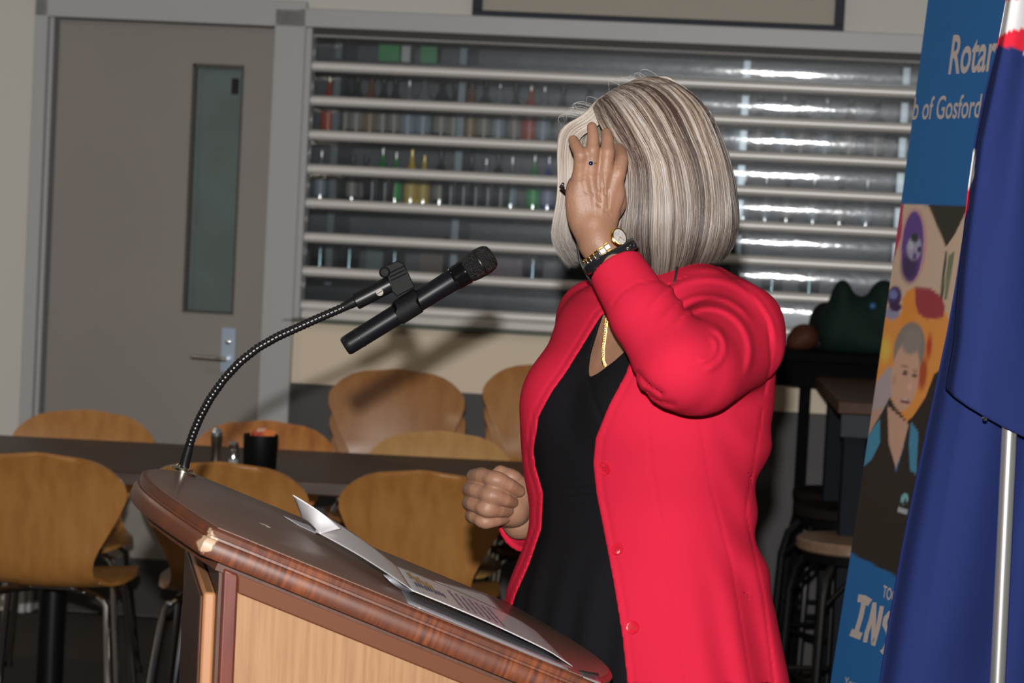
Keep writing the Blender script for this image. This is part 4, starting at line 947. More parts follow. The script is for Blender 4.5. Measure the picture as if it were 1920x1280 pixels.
gr = mat('mic_grille_mesh', (.004, .004, .0045), .35, bump=.004, bscale=500, spec=.35)
q = MB(); q.lathe([(.0165, L_m*.812), (.0186, L_m*.83), (.0200, L_m*.87), (.0205, L_m*.91), (.0203, L_m*.945), (.0188, L_m*.972), (.0150, L_m*.992), (.009, L_m*1.0), (.0001, L_m*1.002)], MT, md, 40); q.build('grille', gr, mc, smooth=180)
q = MB(); q.lathe([(.0206, L_m*.905), (.0211, L_m*.908), (.0211, L_m*.918), (.0206, L_m*.921)], MT, md, 40, cap=False); q.build('grille_band', M_BLKMET, mc)
# ------------------------------------------------------------------ the speaker
YC = 3.79
Lx = np.array([.643, -.766]); Fx = np.array([-.766, -.643])          # her left, her front (she faces left, a little to the camera)
sp_t = thing('person', (.22, YC+.02, 0), 'person in red jacket over black dress, one hand raised to the head, at the lectern', 'person', world_parts=True)
JR = [(492, 1188, 1335), (505, 1165, 1352), (520, 1130, 1376), (530, 1106, 1412), (545, 1086, 1428), (560, 1067, 1434), (590, 1050, 1440), (640, 1034, 1440), (690, 1018, 1440), (740, 1000, 1440), (820, 981, 1434), (880, 986, 1418), (950, 1000, 1402), (1000, 998, 1408), (1050, 978, 1420), (1100, 958, 1430), (1200, 940, 1444), (1262, 932, 1456), (1300, 926, 1462)]
def rowtab(tab, y):
    ys = [r[0] for r in tab]; yy = [y+o for o in ((-20, -10, 0, 10, 20) if tab is JR else (0,))]
    return sum(np.interp(q_, ys, [r[1] for r in tab]) for q_ in yy)/len(yy), sum(np.interp(q_, ys, [r[2] for r in tab]) for q_ in yy)/len(yy)
def loft(sdf, tab, ytop, ybot, ratio=.70, inset=0.0, k=.0, fl=None, Yc=YC, sub=False):
    """an upright form whose rotated elliptical sections have the outline given by rows of (y, left, right)"""
    X, Y, Z = sdf.points(); out = np.empty(X.shape, np.float32)
    for i in range(X.shape[0]):
        P = np.stack([X[i], Y[i], Z[i]], -1).reshape(-1, 3); px, py = proj(P); L_, R_ = rowtab(tab, py)
        mpp = P[:, 1]/FPX; cx = (L_+R_)/2; Sx = np.maximum(.004, (R_-L_)/2*YC/FPX-inset)
        rt = ratio(py) if callable(ratio) else ratio
        a = Sx/np.sqrt(Lx[0]**2+(Fx[0]*rt)**2); b_ = a*rt
        dx = (px-cx)*mpp; dy = P[:, 1]-Yc
        pl = dx*Lx[0]+dy*Lx[1]; pf = dx*Fx[0]+dy*Fx[1]
        e = 2.25
        q_ = (np.abs(pl/a)**e+np.abs(pf/b_)**e)**(1/e)
        g = np.sqrt((pl/a**2)**2+(pf/b_**2)**2)/np.maximum(1e-6, q_)
        d = (q_-1)/np.maximum(1.0/np.maximum(a, b_)*.6, g)
        m_ = YC/FPX
        d = np.maximum(d, np.maximum((ytop-py)*m_, (py-ybot)*m_))
        if fl is not None: d = fl(d, px, py, pl, pf, P)
        out[i] = d.reshape(X[i].shape)
    if sub: return out
    sdf.F = SDF.smin(sdf.F, out, k); return out
def rt_j(py): return np.interp(py, [500, 560, 640, 760, 950, 1100, 1300], [.85, .60, .62, .76, .74, .76, .74])
# joints
SHL = at(1382, 618, 3.665); ELL = at(1276, 696, 3.47); WRL = at(1122, 447, 3.585)
SHR = at(1118, 600, 3.93); ELR = at(1085, 930, 4.02); WRR = at(974, 978, 3.905)
HC = at(1222, 322, 3.80)
SKIN = mat('skin', (.25, .131, .083), .5, bump=.0005, bscale=220, var=.16, vscale=30, spec=.35)
SKIN.node_tree.nodes['Principled BSDF'].inputs['Subsurface Weight'].default_value = .08
SKIN.node_tree.nodes['Principled BSDF'].inputs['Subsurface Radius'].default_value = (.01, .004, .002)
# ---- body
lo = np.array([-.14, 3.28, 0.0]); hi = np.array([.52, 4.22, 1.76])
bd = SDF((-.12, 3.42, .76), (.46, 4.16, 1.74), .0045)
loft(bd, JR, 560, 1400, rt_j, inset=.030)
nk0 = at(1225, 560, 3.83); nk1 = HC+np.array([.02, .0, -.07])
bd.cone(at(1235, 600, 3.82), nk0, .085, .060, k=.04); bd.cone(nk0, nk1, .055, .052, k=.03)
bd.ell(at(1240, 590, 3.82), (.11, .10, .045), k=.04)
# head: skull, jaw, face turned to the left and away
fh = nrm([-.95, .31, 0]); fs = np.array([-fh[1], fh[0], 0])*-1; fu = np.array([0, 0, 1.0])       # fs: towards her right? either side is symmetric
HR = np.array([fh, fs, fu])
H = lambda f, s_, u: HC+fh*f+fs*s_+fu*u
bd.ell(H(-.012, 0, .025), (.092, .074, .088), HR, k=.02)
bd.ell(H(.03, 0, -.035), (.062, .056, .075), HR, k=.03)
bd.ell(H(.055, 0, -.085), (.028, .03, .02), HR, k=.02)
bd.cone(H(.085, 0, .008), H(.104, 0, -.032), .008, .012, k=.012)
for s_ in (-1, 1):
    bd.ell(H(.083, s_*.031, .010), (.012, .016, .010), HR, k=.012, sub=True)
    bd.ell(H(.073, s_*.031, .008), (.0115, .0115, .0115), HR, k=.003)
    bd.ell(H(.070, s_*.036, -.025), (.02, .018, .015), HR, k=.02)
    bd.ell(H(-.008, s_*.076, -.005), (.017, .006, .030), HR, k=.006); bd.ell(H(-.004, s_*.081, -.002), (.009, .004, .018), HR, k=.004, sub=True)
bd.ell(H(.090, 0, -.058), (.010, .024, .0055), HR, k=.006); bd.ell(H(.089, 0, -.069), (.010, .020, .006), HR, k=.006)
# arms under the sleeves
bd.chain([SHL, ELL, ELL+(WRL-ELL)*.5, ELL+(WRL-ELL)*.8], [.046, .038, .030, .022], k=.04, kk=.02)
bd.chain([SHR, ELR, ELR+(WRR-ELR)*.5, WRR], [.048, .040, .036, .028], k=.04, kk=.02)
VB, QB = bd.mesh(); VB = smooth_mesh(VB, QB, 1)
# legs and shoes zone: separate coarser field continuing the same surface
lg = SDF((-.10, 3.50, 0.0), (.50, 4.12, .80), .006)
hip = {}
for s_, nm in ((1, 'L'), (-1, 'R')):
    h0 = np.array([.225+Lx[0]*.09*s_, YC+Lx[1]*.09*s_, .86]); k0 = h0+np.array([Fx[0]*.02, Fx[1]*.02, -.38]); a0 = np.array([h0[0]+.0, h0[1]+.0, .085]); f0 = a0+np.array([Fx[0]*.12, Fx[1]*.12, -.055])
    hip[nm] = (a0, f0); lg.chain([h0, k0, k0+(a0-k0)*.35+np.array([.015, .01, 0]), a0], [.088, .055, .056, .035], k=.03, kk=.015)
    lg.cone(a0+np.array([.02, .015, -.04]), f0, .028, .022, k=.02)
VL, QL = lg.mesh(); VL = smooth_mesh(VL, QL, 1)
# ---- hands, modelled finely
def finger(sd, pts, rs, k=.0025, kk=.002):
    pts = [np.asarray(p_) for p_ in pts]; m = max(rs)+k+.01; sl, X, Y, Z = sd.win(np.min(pts, axis=0)-m, np.max(pts, axis=0)+m); D = None
    # a smooth centre line through the joints keeps one even skin along the finger
    n = len(pts); fine = []; fr = []
    for i in range(n-1):
        p0, p1, p2, p3 = pts[max(0, i-1)], pts[i], pts[i+1], pts[min(n-1, i+2)]
        for j in range(4):
            t = j/4; fine.append(.5*((2*p1)+(-p0+p2)*t+(2*p0-5*p1+4*p2-p3)*t*t+(-p0+3*p1-3*p2+p3)*t**3)*.6+(p1+(p2-p1)*t)*.4); fr.append(rs[i]*(1-t)+rs[i+1]*t)
    fine.append(pts[-1]); fr.append(rs[-1])
    for a, b, ra, rb in zip(fine[:-1], fine[1:], fr[:-1], fr[1:]):
        ab = b-a; L = max(1e-9, float(ab @ ab)); t = np.clip(((X-a[0])*ab[0]+(Y-a[1])*ab[1]+(Z-a[2])*ab[2])/L, 0, 1)
        d = np.sqrt((X-a[0]-t*ab[0])**2+(Y-a[1]-t*ab[1])**2+(Z-a[2]-t*ab[2])**2)-(ra+t*(rb-ra)); D = d if D is None else np.minimum(D, d)
    sd.put(sl, D.astype(np.float32), k)
def frame(z, x):
    z = nrm(z); x = nrm(np.asarray(x)-z*np.dot(x, z)); return np.array([x, np.cross(z, x), z])
HY = 3.585
lh = SDF(at(1040, 520, 3.49)-.02, at(1215, 205, 3.72)+np.array([.02, .02, .02]), .0014)
P = lambda x, y, d=0.0: at(x, y, HY+d)
wr = P(1116, 440, .004)
R1 = frame(P(1118, 340)-P(1113, 440), (1, 0, 0))
lh.cone(P(1148, 492, .0), P(1122, 452, .003), .0305, .0275, k=.01)
lh.cone(P(1122, 452, .003), P(1114, 425, .004), .0275, .0250, k=.01)
lh.ell(P(1112, 395, .005), (.0355, .0165, .043), R1, k=.014)      # palm
lh.ell(P(1121, 362, .003), (.0385, .0150, .034), R1, k=.012)
lh.ell(P(1082, 385, .006), (.0135, .016, .040), frame(P(1077, 345)-P(1090, 425), (1, 0, 0)), k=.014)   # little-finger edge
FG = {'p': ([(1084, 352, .0), (1088, 322, -.006), (1088, 290, -.013), (1081, 276, -.006), (1075, 263, .004)], [.0105, .0103, .0093, .0086, .0073]),
      'r': ([(1106, 345, -.001), (1109, 315, -.008), (1111, 280, -.012), (1112, 256, -.008), (1110, 238, -.002)], [.0105, .0102, .0092, .0083, .0072]),
      'm': ([(1132, 345, .0), (1136, 312, -.006), (1139, 283, -.007), (1139, 262, .001), (1137, 250, .010)], [.0112, .0108, .0098, .0088, .0078]),
      'i': ([(1151, 352, .004), (1160, 322, .001), (1165, 300, .008), (1164, 286, .022), (1160, 278, .034)], [.0112, .0108, .0100, .0088, .0078])}
for kf, (pp_, rr_) in FG.items(): finger(lh, [P(*q_) for q_ in pp_], rr_, k=.006, kk=.003)
# knuckle swellings and tendons
for (x, y, d, r) in ((1085, 330, -.004, .0075), (1108, 322, -.006, .008), (1134, 322, -.005, .0085), (1156, 330, .0, .0085), (1089, 292, -.016, .0068), (1111, 283, -.014, .0072), (1139, 286, -.009, .0078)):
    lh.ell(P(x, y, d), (r*1.05, r, r), k=.006)
for a_, b_ in (((1109, 335, -.011), (1118, 400, -.0105)), ((1134, 335, -.010), (1128, 400, -.0105)), ((1088, 345, -.006), (1108, 405, -.009)), ((1152, 345, -.005), (1138, 400, -.008))): lh.cone(P(*a_), P(*b_), .0034, .003, k=.006)
# creases of loose skin
for a_, b_ in (((1082, 352, -.015), (1112, 366, -.0135)), ((1118, 330, -.015), (1124, 358, -.0135)), ((1128, 330, -.015), (1134, 364, -.0128)), ((1108, 398, -.0125), (1138, 416, -.011)), ((1120, 366, -.0135), (1128, 384, -.0125)), ((1140, 356, -.012), (1140, 392, -.0105)), ((1120, 384, -.0135), (1145, 404, -.0105))): lh.cone(P(*a_), P(*b_), .0008, .0008, k=.0022, sub=True)
# thumb, tucked behind towards the cheek
finger(lh, [P(1140, 405, .015), P(1158, 385, .035), P(1160, 360, .055), P(1150, 338, .070)], [.015, .0125, .0105, .009], k=.010, kk=.004)
VH, QH = lh.mesh(); VH = smooth_mesh(VH, QH, 1, .4)
# right fist
rh = SDF(at(860, 1060, 3.74)-.02, at(1040, 850, 4.0)+.03, .0014)
G = lambda x, y, Y: at(x, y, Y)
rh.cone(G(1020, 985, 3.95), G(975, 975, 3.915), .030, .0265, k=.01)
rh.cone(G(975, 975, 3.915), G(955, 952, 3.888), .0265, .028, k=.012)
rh.ell(G(938, 936, 3.876), (.033, .024, .036), k=.016)
rh.ell(G(962, 950, 3.868), (.022, .022, .030), frame(G(975, 975, 3.88)-G(950, 910, 3.87), (1, 0, 0)), k=.014)
FR = [([(903, 892, 3.884), (890, 894, 3.866), (904, 892, 3.834), (930, 899, 3.818), (954, 909, 3.820), (973, 920, 3.836)], [.0135, .0130, .0122, .0122, .0112, .0095]),
      ([(900, 920, 3.888), (882, 918, 3.868), (893, 919, 3.834), (922, 929, 3.814), (947, 936, 3.819), (961, 941, 3.838)], [.0135, .0130, .0122, .0120, .0108, .0092]),
      ([(900, 945, 3.890), (881, 943, 3.870), (888, 945, 3.838), (914, 954, 3.818), (936, 957, 3.825), (951, 958, 3.842)], [.0130, .0124, .0116, .0114, .0102, .0088]),
      ([(902, 967, 3.890), (885, 967, 3.873), (890, 969, 3.846), (911, 977, 3.830), (931, 976, 3.835), (944, 973, 3.850)], [.0120, .0112, .0104, .0100, .0090, .0080])]
for pp_, rr_ in FR: finger(rh, [G(*q_) for q_ in pp_], rr_, k=.0035, kk=.007)
for (x, y, Y, r) in ((929, 899, 3.8135, .010), (922, 928, 3.8105, .010), (913, 953, 3.814, .0095), (908, 977, 3.828, .0085)): rh.ell(G(x, y, Y), (r*1.5, r, r), k=.010)
rh.ell(G(925, 935, 3.860), (.030, .022, .040), k=.012)
finger(rh, [G(975, 955, 3.885), G(985, 925, 3.872), G(966, 897, 3.858), G(938, 884, 3.862)], [.015, .0135, .0115, .0100], k=.012, kk=.004)
rh.ell(G(958, 893, 3.853), (.0125, .010, .010), k=.006)
VF, QF = rh.mesh(); VF = smooth_mesh(VF, QF, 1, .4)
body = npmesh('body', [(VB, QB), (VL, QL), (VH, QH), (VF, QF)], SKIN, sp_t)
# nails
q = MB()
for (c_, n_, u_) in ((G(976, 921, 3.829), (.4, -.8, .1), (.8, 0, -.4)),):
    n_ = nrm(n_); u_ = nrm(np.array(u_)-n_*np.dot(u_, n_)); w_ = np.cross(n_, u_)
    q.sheet(lambda u, v: c_+u_*(u-.5)*.010+w_*(v-.5)*.009-n_*.0022*((2*v-1)**2), 5, 5, .0006)
q.build('fingernail', mat('pale_nail', (.50, .32, .28), .2, coat=.5), sp_t, smooth=180)
# ---- dress
ds = SDF((-.10, 3.56, .80), (.48, 4.06, 1.46), .0038)
VN = [(1150, 500), (1136, 578), (1124, 610), (1108, 662), (1104, 690), (1105, 708), (1122, 699), (1150, 678), (1176, 655), (1205, 610), (1220, 500)]
def dress_f(d, px, py, pl, pf, P_):
    m_ = np.abs(d) < .025
    if not m_.any(): return d
    x, y = px[m_], py[m_]; dd = d[m_]
    w_ = np.exp(-((y-925)/38)**2); dd = dd-.0016*w_*np.sin(y*.42+.5*np.sin(x*.03)+x*.02)*(pf[m_] > 0)
    dd = dd-.0035*np.clip((y-1000)/200, 0, 1)*np.sin(pl[m_]*95+1.2)
    dd = dd+.0030*np.exp(-(polyline_d(x, y, [(1104, 700), (1112, 745), (1130, 790), (1150, 830)])/4)**2)*(pf[m_] > 0)
    front = pf[m_] > -.02
    ps = polysd(x, y, VN)*.0008; dd = np.where(front, np.maximum(dd, -ps), dd)
    d = d.copy(); d[m_] = dd; return d
o_ = loft(ds, JR, 575, 1330, rt_j, inset=.014)
Hc = lambda l_, f_, z: np.array([.205+Lx[0]*l_+Fx[0]*f_, YC+Lx[1]*l_+Fx[1]*f_, z])
for s_ in (-.072, .075): ds.ell(Hc(s_, .085, 1.245), (.062, .062, .062), k=.05)
Xd, Yd, Zd = ds.points()
for i in range(Xd.shape[0]):
    Pp = np.stack([Xd[i], Yd[i], Zd[i]], -1).reshape(-1, 3); px, py = proj(Pp); dx = Pp[:, 0]-.21; dy = Pp[:, 1]-YC
    ds.F[i] = dress_f(ds.F[i].ravel().astype(float), px, py, dx*Lx[0]+dy*Lx[1], dx*Fx[0]+dy*Fx[1], Pp).reshape(Xd[i].shape)
ds.F = np.maximum(ds.F, -(ds.F+.012))        # cloth, not a solid
VD, QD = ds.mesh(); VD = smooth_mesh(VD, QD, 1)
# skirt below the hem of the jacket, to the knee
q = MB(); R = []
for k in range(15):
    z = .835-.36*k/14; a = .165+.010*k/14+.0; b_ = .130+.012*k/14; ring = []
    for j in range(72):
        th_ = 2*math.pi*j/72; f_ = 1+.02*(k/14)*math.sin(th_*9+1); ring.append((.222+(Lx[0]*math.cos(th_)*a+Fx[0]*math.sin(th_)*b_)*f_, YC+(Lx[1]*math.cos(th_)*a+Fx[1]*math.sin(th_)*b_)*f_, z))
    R.append(ring)
q.rings(R, cap=False); Vs_ = np.array(q.v); Qs_ = np.array(q.f)
M_DRESS = mat('black_jersey', (.0055, .0052, .0065), .9, spec=.08, bump=.0006, bscale=350)
npmesh('dress', [(VD, QD), (Vs_, Qs_)], M_DRESS, sp_t)
for nm in ('L', 'R'):
    a0, f0 = hip[nm]; d_ = nrm(f0-a0); sh = SDF(np.minimum(a0, f0)-.07, np.maximum(a0, f0)+.07, .004)
    sh.cone(a0+np.array([.02, .015, -.05]), f0, .034, .030, k=.02); sh.F = np.maximum(sh.F, .006-sh.Z+0*sh.F); sh.F = np.maximum(sh.F, (sh.Z-.075)+0*sh.F)
    npmesh('shoe', [sh.mesh()], mat('black_shoe_leather', (.012, .012, .012), .35), sp_t)
# ---- jacket
jk = SDF((-.10, 3.36, .79), (.50, 4.14, 1.475), .0034)
loft(jk, JR, 498, 1285, rt_j)
for s_ in (-.072, .075): jk.ell(Hc(s_, .088, 1.245), (.065, .065, .065), k=.05)
jk.cone(SHL+np.array([-.05, .04, .03]), SHL+np.array([.006, 0, .004]), .055, .058, k=.03)
jk.cone(SHL+np.array([-.004, 0, .0]), ELL+(SHL-ELL)*.1, .0635, .0575, k=.022)
jk.cone(at(1392, 662, 3.63), at(1318, 703, 3.51), .054, .053, k=.03)
jk.cone(ELL+(SHL-ELL)*.1, ELL+np.array([-.006, 0, .006]), .060, .056, k=.02)
ELF = ELL+(WRL-ELL)*.42
jk.cone(ELL+np.array([-.006, 0, .006]), ELF, .056, .0475, k=.014)
cuffL = at(1152, 497, 3.566); jk.cone(ELF, cuffL, .0475, .0400, k=.012)
jk.cone(SHR, ELR, .064, .052, k=.03); cuffR = at(972, 984, 3.900); jk.cone(ELR, cuffR, .050, .0440, k=.02)
# cut the sleeve ends square to the forearm and hollow them
def halfspace(sd, c_, n_, rad):
    sl, X, Y, Z = sd.win(c_-rad, c_+rad); d = (X-c_[0])*n_[0]+(Y-c_[1])*n_[1]+(Z-c_[2])*n_[2]
    r2 = np.sqrt((X-c_[0])**2+(Y-c_[1])**2+(Z-c_[2])**2); d = np.where(r2 < rad*.98, d, -1); sd.F[sl] = np.maximum(sd.F[sl], d)
Xj, Yj, Zj = jk.points()
OPEN = [(1215, 560), (1200, 600), (1190, 652), (1173, 700), (1141, 760), (1117, 820), (1112, 868), (1118, 925), (1130, 985), (1150, 1090), (1166, 1190), (1180, 1320), (930, 1400), (938, 1240), (953, 1170), (966, 1118), (992, 1060), (1016, 990), (1019, 925), (1004, 872), (1001, 842), (1011, 780), (1035, 735), (1062, 698), (1098, 640), (1126, 594), (1150, 575)]
nL = nrm(WRL-ELL); nR = nrm(WRR-ELR)
foldc = at(1318, 640, 3.56)
def fbm(P_, s_, seed):
    r_ = np.random.RandomState(seed); o = 0
    for k in range(5):
        w_ = r_.normal(size=3)*s_; o = o+np.sin(P_@w_+r_.uniform(0, 6.3))
    return o/2.2
for i in range(Xj.shape[0]):
    Pp = np.stack([Xj[i], Yj[i], Zj[i]], -1).reshape(-1, 3).astype(float); F = jk.F[i].ravel().astype(float); m_ = np.abs(F) < .03
    if m_.any():
        p = Pp[m_]; px, py = proj(p); d = F[m_]; dx = p[:, 0]-.215; dy = p[:, 1]-YC; pl = dx*Lx[0]+dy*Lx[1]; pf = dx*Fx[0]+dy*Fx[1]
        arm = np.minimum(np.linalg.norm(p-(SHL+(ELL-SHL)*.5), axis=1), np.linalg.norm(p-ELL, axis=1)) < .12
        near_ = p[:, 1] < YC-.05
        # curved pulls running round the bent arm from the crook of the elbow
        d_in = d.copy()
        rr = np.hypot(px-1318, py-648); an = np.arctan2(py-648, px-1318)
        spiral = np.zeros_like(rr)
        for (r0_, dr, a0_, a1_, amp, wd) in ((118, 22, -2.7, .25, .0048, 7), (86, 16, -2.75, -.35, .0042, 6), (62, 34, -2.6, .75, .0052, 7), (38, 6, -1.2, 1.6, .0045, 6), (24, 4, -.9, 2.0, .0040, 5), (142, 10, -1.9, .5, .0035, 8)):
            f_ = np.clip((an-a0_)/(a1_-a0_), 0, 1); env = np.clip(np.minimum(an-a0_, a1_-an)/.45, 0, 1)
            spiral += amp*env*np.exp(-((rr-(r0_+dr*f_))/wd)**2)
        d = d-spiral*near_
        # crumples under the elbow and down the back
        d = d+.0040*np.exp(-(polyline_d(px, py, [(1196, 700), (1216, 722), (1240, 738)])/6)**2)*near_
        d = d+.0035*np.exp(-(polyline_d(px, py, [(1210, 735), (1236, 752), (1262, 758)])/6)**2)*near_
        side = np.clip((px-1330)/80, 0, 1)*np.clip((py-760)/80, 0, 1)
        d = d-.0045*side*np.sin((py-.55*px)*.055+2.0*np.sin(px*.03))*np.clip(1-(py-1040)/120, 0, 1)
        d = d-.0050*np.clip((py-990)/200, 0, 1)*np.clip((px-1280)/100, 0, 1)*np.sin(px*.085-py*.018)
        d = d-.0016*fbm(p, 18, 3)
        # seams
        for ln_, wd in (([(1212, 770), (1222, 880), (1245, 1010), (1288, 1290)], 2.6), ([(1312, 785), (1330, 900), (1372, 1060), (1410, 1290)], 2.6), ([(1438, 700), (1425, 800), (1398, 960), (1432, 1120), (1452, 1280)], 2.6)):
            d = d+.0016*np.exp(-(polyline_d(px, py, ln_)/wd)**2)*near_*(py > 765)
        d = d+.0016*np.exp(-(polyline_d(px, py, [(1148, 572), (1165, 548), (1195, 530), (1238, 524)])/2.4)**2)*(p[:, 1] < 3.62)
        d = d+.0022*np.exp(-(polyline_d(px, py, [(1352, 505), (1400, 540), (1440, 600), (1446, 680), (1432, 740)])/3)**2)*(py < 800)
        # stand collar at the back of the neck
        ps = polysd(px, py, OPEN)
        front = (dy+.386*dx < .0)
        body_ = (pf > 0.0) | (dy < -.0)
        torso = np.linalg.norm(np.stack([dx, dy], 1), axis=1) < .30
        # the near sleeve hangs in front of the opening: leave it whole
        tL = np.clip(((p-ELL)@(WRL-ELL))/float((WRL-ELL)@(WRL-ELL)), 0, 1.2); dl_ = np.linalg.norm(p-(ELL+tL[:, None]*(WRL-ELL)), axis=1)
        sleeve = dl_ < .066
        band = .0018*np.exp(-((ps-13)/2.6)**2)*front*(~sleeve); d = d+band
        shell = np.maximum(d, -(np.minimum(d, d_in)+.0095))
        cut = front & (~sleeve) & torso
        shell = np.where(cut, np.maximum(shell, -ps*YC/FPX), shell)
        # neck opening
        nd = np.linalg.norm((p-(nk0+np.array([0, 0, .02])))*np.array([1, 1, 0]), axis=1)
        shell = np.where((py < 540) & (~sleeve), np.maximum(shell, -(nd-.058)), shell)
        # cuffs
        eL = (p-(at(1154, 502, 3.562)))@nL; wl = np.linalg.norm(p-at(1154, 502, 3.562), axis=1) < .075; shell = np.where(wl, np.maximum(shell, eL), shell)
        eR = (p-cuffR)@nR; wr_ = (np.linalg.norm(p-cuffR, axis=1) < .075) & (px < 1010) & (p[:, 1] > 3.83); shell = np.where(wr_, np.maximum(shell, eR), shell)
        F[m_] = shell
        F[~m_] = np.abs(F[~m_])
    else: F = np.abs(F)
    jk.F[i] = F.reshape(Xj[i].shape)
VJ, QJ = jk.mesh(); VJ = smooth_mesh(VJ, QJ, 1, .45)
M_RED = mat('red_jersey', (.43, .0125, .036), .85, bump=.00015, bscale=1400, spec=.06)
jo = npmesh('jacket', [(VJ, QJ)], M_RED, sp_t)
# buttons: find the jacket surface along the line of sight
bpy.context.view_layer.update()
def hit(o, x, y):
    mw = o.matrix_world.inverted() if o.parent is None else (Matrix.Translation(Vector((.22, YC+.02, 0))) @ PINV[sp_t.name]).inverted()
    mw = Matrix.Identity(4)
    ok, loc, nn, _ = o.ray_cast(mw @ Vector(CAM), Vector(nrm(ray(x, y))))
    return (np.array(loc), np.array(nn)) if ok else (None, None)
M_BTN = mat('red_button', (.45, .008, .025), .18, coat=.8)
for (x, y) in ((1134, 878), (1158, 1029), (1187, 1176)):
    l_, n_ = hit(jo, x, y)
    if l_ is None: continue
    n_ = n_ if n_ @ (CAM-l_) > 0 else -n_
    q = MB(); q.lathe([(.0092, 0), (.0096, .0016), (.0090, .0026), (.0072, .0021), (.0001, .0019)], l_, n_, 30); bt_ = q.build('button', M_BTN, sp_t, smooth=60)
    u_ = nrm(np.cross(n_, (0, 0, 1))); w_ = np.cross(n_, u_); q = MB()
    for a, b_ in ((-1, -1), (-1, 1), (1, 1), (1, -1)): q.lathe([(.0010, 0), (.0010, .0003), (.0001, .0003)], l_+n_*.0019+u_*a*.0019+w_*b_*.0019, n_, 8)
    q.build('thread_holes', mat('dark_red_thread', (.12, .003, .01), .6), bt_, smooth=0)
# ---- hair
HT = [(141, 1222, 1240), (146, 1196, 1254), (154, 1176, 1272), (166, 1148, 1292), (178, 1128, 1308), (190, 1110, 1322), (206, 1100, 1336), (220, 1082, 1343), (232, 1052, 1348), (250, 1042, 1354), (290, 1044, 1368), (335, 1046, 1378), (380, 1044, 1385), (420, 1034, 1387), (450, 1031, 1383), (480, 1040, 1376), (500, 1052, 1368), (540, 1060, 1350)]
HB = [(141, .008), (146, .035), (154, .052), (166, .068), (178, .080), (190, .090), (220, .104), (250, .112), (290, .119), (335, .123), (400, .127), (470, .124), (540, .112)]
HYC = 3.805
def henv(y): 
    L_, R_ = rowtab(HT, y); return (L_+R_)/2, (R_-L_)/2, np.interp(y, [r[0] for r in HB], [r[1] for r in HB])
def hpt(y, psi, k):                          # point of the hair volume: row, angle round the head, depth factor
    cx, A_, B_ = henv(y); x = cx+A_*k*np.cos(psi); dY = B_*k*np.sin(psi)
    Y = HYC+dY; d = c_f[None]*1.0+c_r[None]*((x-960)/FPX)[:, None]-c_u[None]*((y-640)/FPX)[:, None]
    # keep the outline of the head the same size at every depth
    mid = CAM+d*(HYC/d[:, 1])[:, None]; mid[:, 1] += dY; return mid
def hinside(C, D, lam):
    return None
rng = np.random.RandomState(11)
NSTR = 17000
def bottom_row(psi):
    # hem of the bob: psi 0 right/back, pi/2 far, pi front, -pi/2 near
    c_ = np.cos(psi); s_ = np.sin(psi); base = np.where(c_ > 0, 512-34*c_**1.5 if False else 512-34*np.abs(c_)**1.5, 512-22*np.abs(c_)); return base-8*np.maximum(0, s_)+16*np.exp(-((psi+1.35)/.35)**2)
psi = rng.uniform(-math.pi, math.pi, NSTR)
face_near = (psi < -1.92) & (psi > -math.pi+.05)      # the cheek side where the hand is: no hair in front of the face
tip_gap = psi > 2.75
keep = ~((psi < -1.88) & (psi > -3.0))
psi = psi[keep]; n_s = len(psi)
kl = 1-.20*rng.rand(n_s)**1.8
# roots on a part line running from the front hairline back over the crown
ur = np.clip(np.where(psi < 0, 1-np.abs(psi)/1.90, 1-np.abs(psi)/2.9)*.92+rng.normal(0, .035, n_s), 0, 1)
part_x = 1108+ur*152; part_y = np.interp(part_x, [1108, 1130, 1160, 1200, 1226, 1262], [200, 180, 164, 152, 147, 152]); part_d = np.interp(part_x, [1108, 1226], [-.035, -.008])
T = 28; tt = np.linspace(0, 1, T)
CC = np.array([1205.0, 330.0, 0.0])           # pixel-space centre; third coordinate in pixels of depth
SPX = FPX/HYC
def dir_of(x, y, d): v = np.stack([x-CC[0], y-CC[1], d*SPX], -1); return v/np.linalg.norm(v, axis=-1, keepdims=True)
rd = dir_of(part_x, part_y, part_d)
ym = 300+rng.uniform(-5, 5, n_s); cxm, Am, Bm = henv(ym); md_ = dir_of(cxm+Am*np.cos(psi), ym, Bm*np.sin(psi))
yb = bottom_row(psi)+rng.normal(0, 6.5, n_s)-22*(1-kl)/.2*rng.rand(n_s)
pts = np.zeros((n_s, T, 3)); TD = .46
ang = np.arccos(np.clip((rd*md_).sum(1), -1, 1)); 
jit = rng.normal(0, .012, n_s)
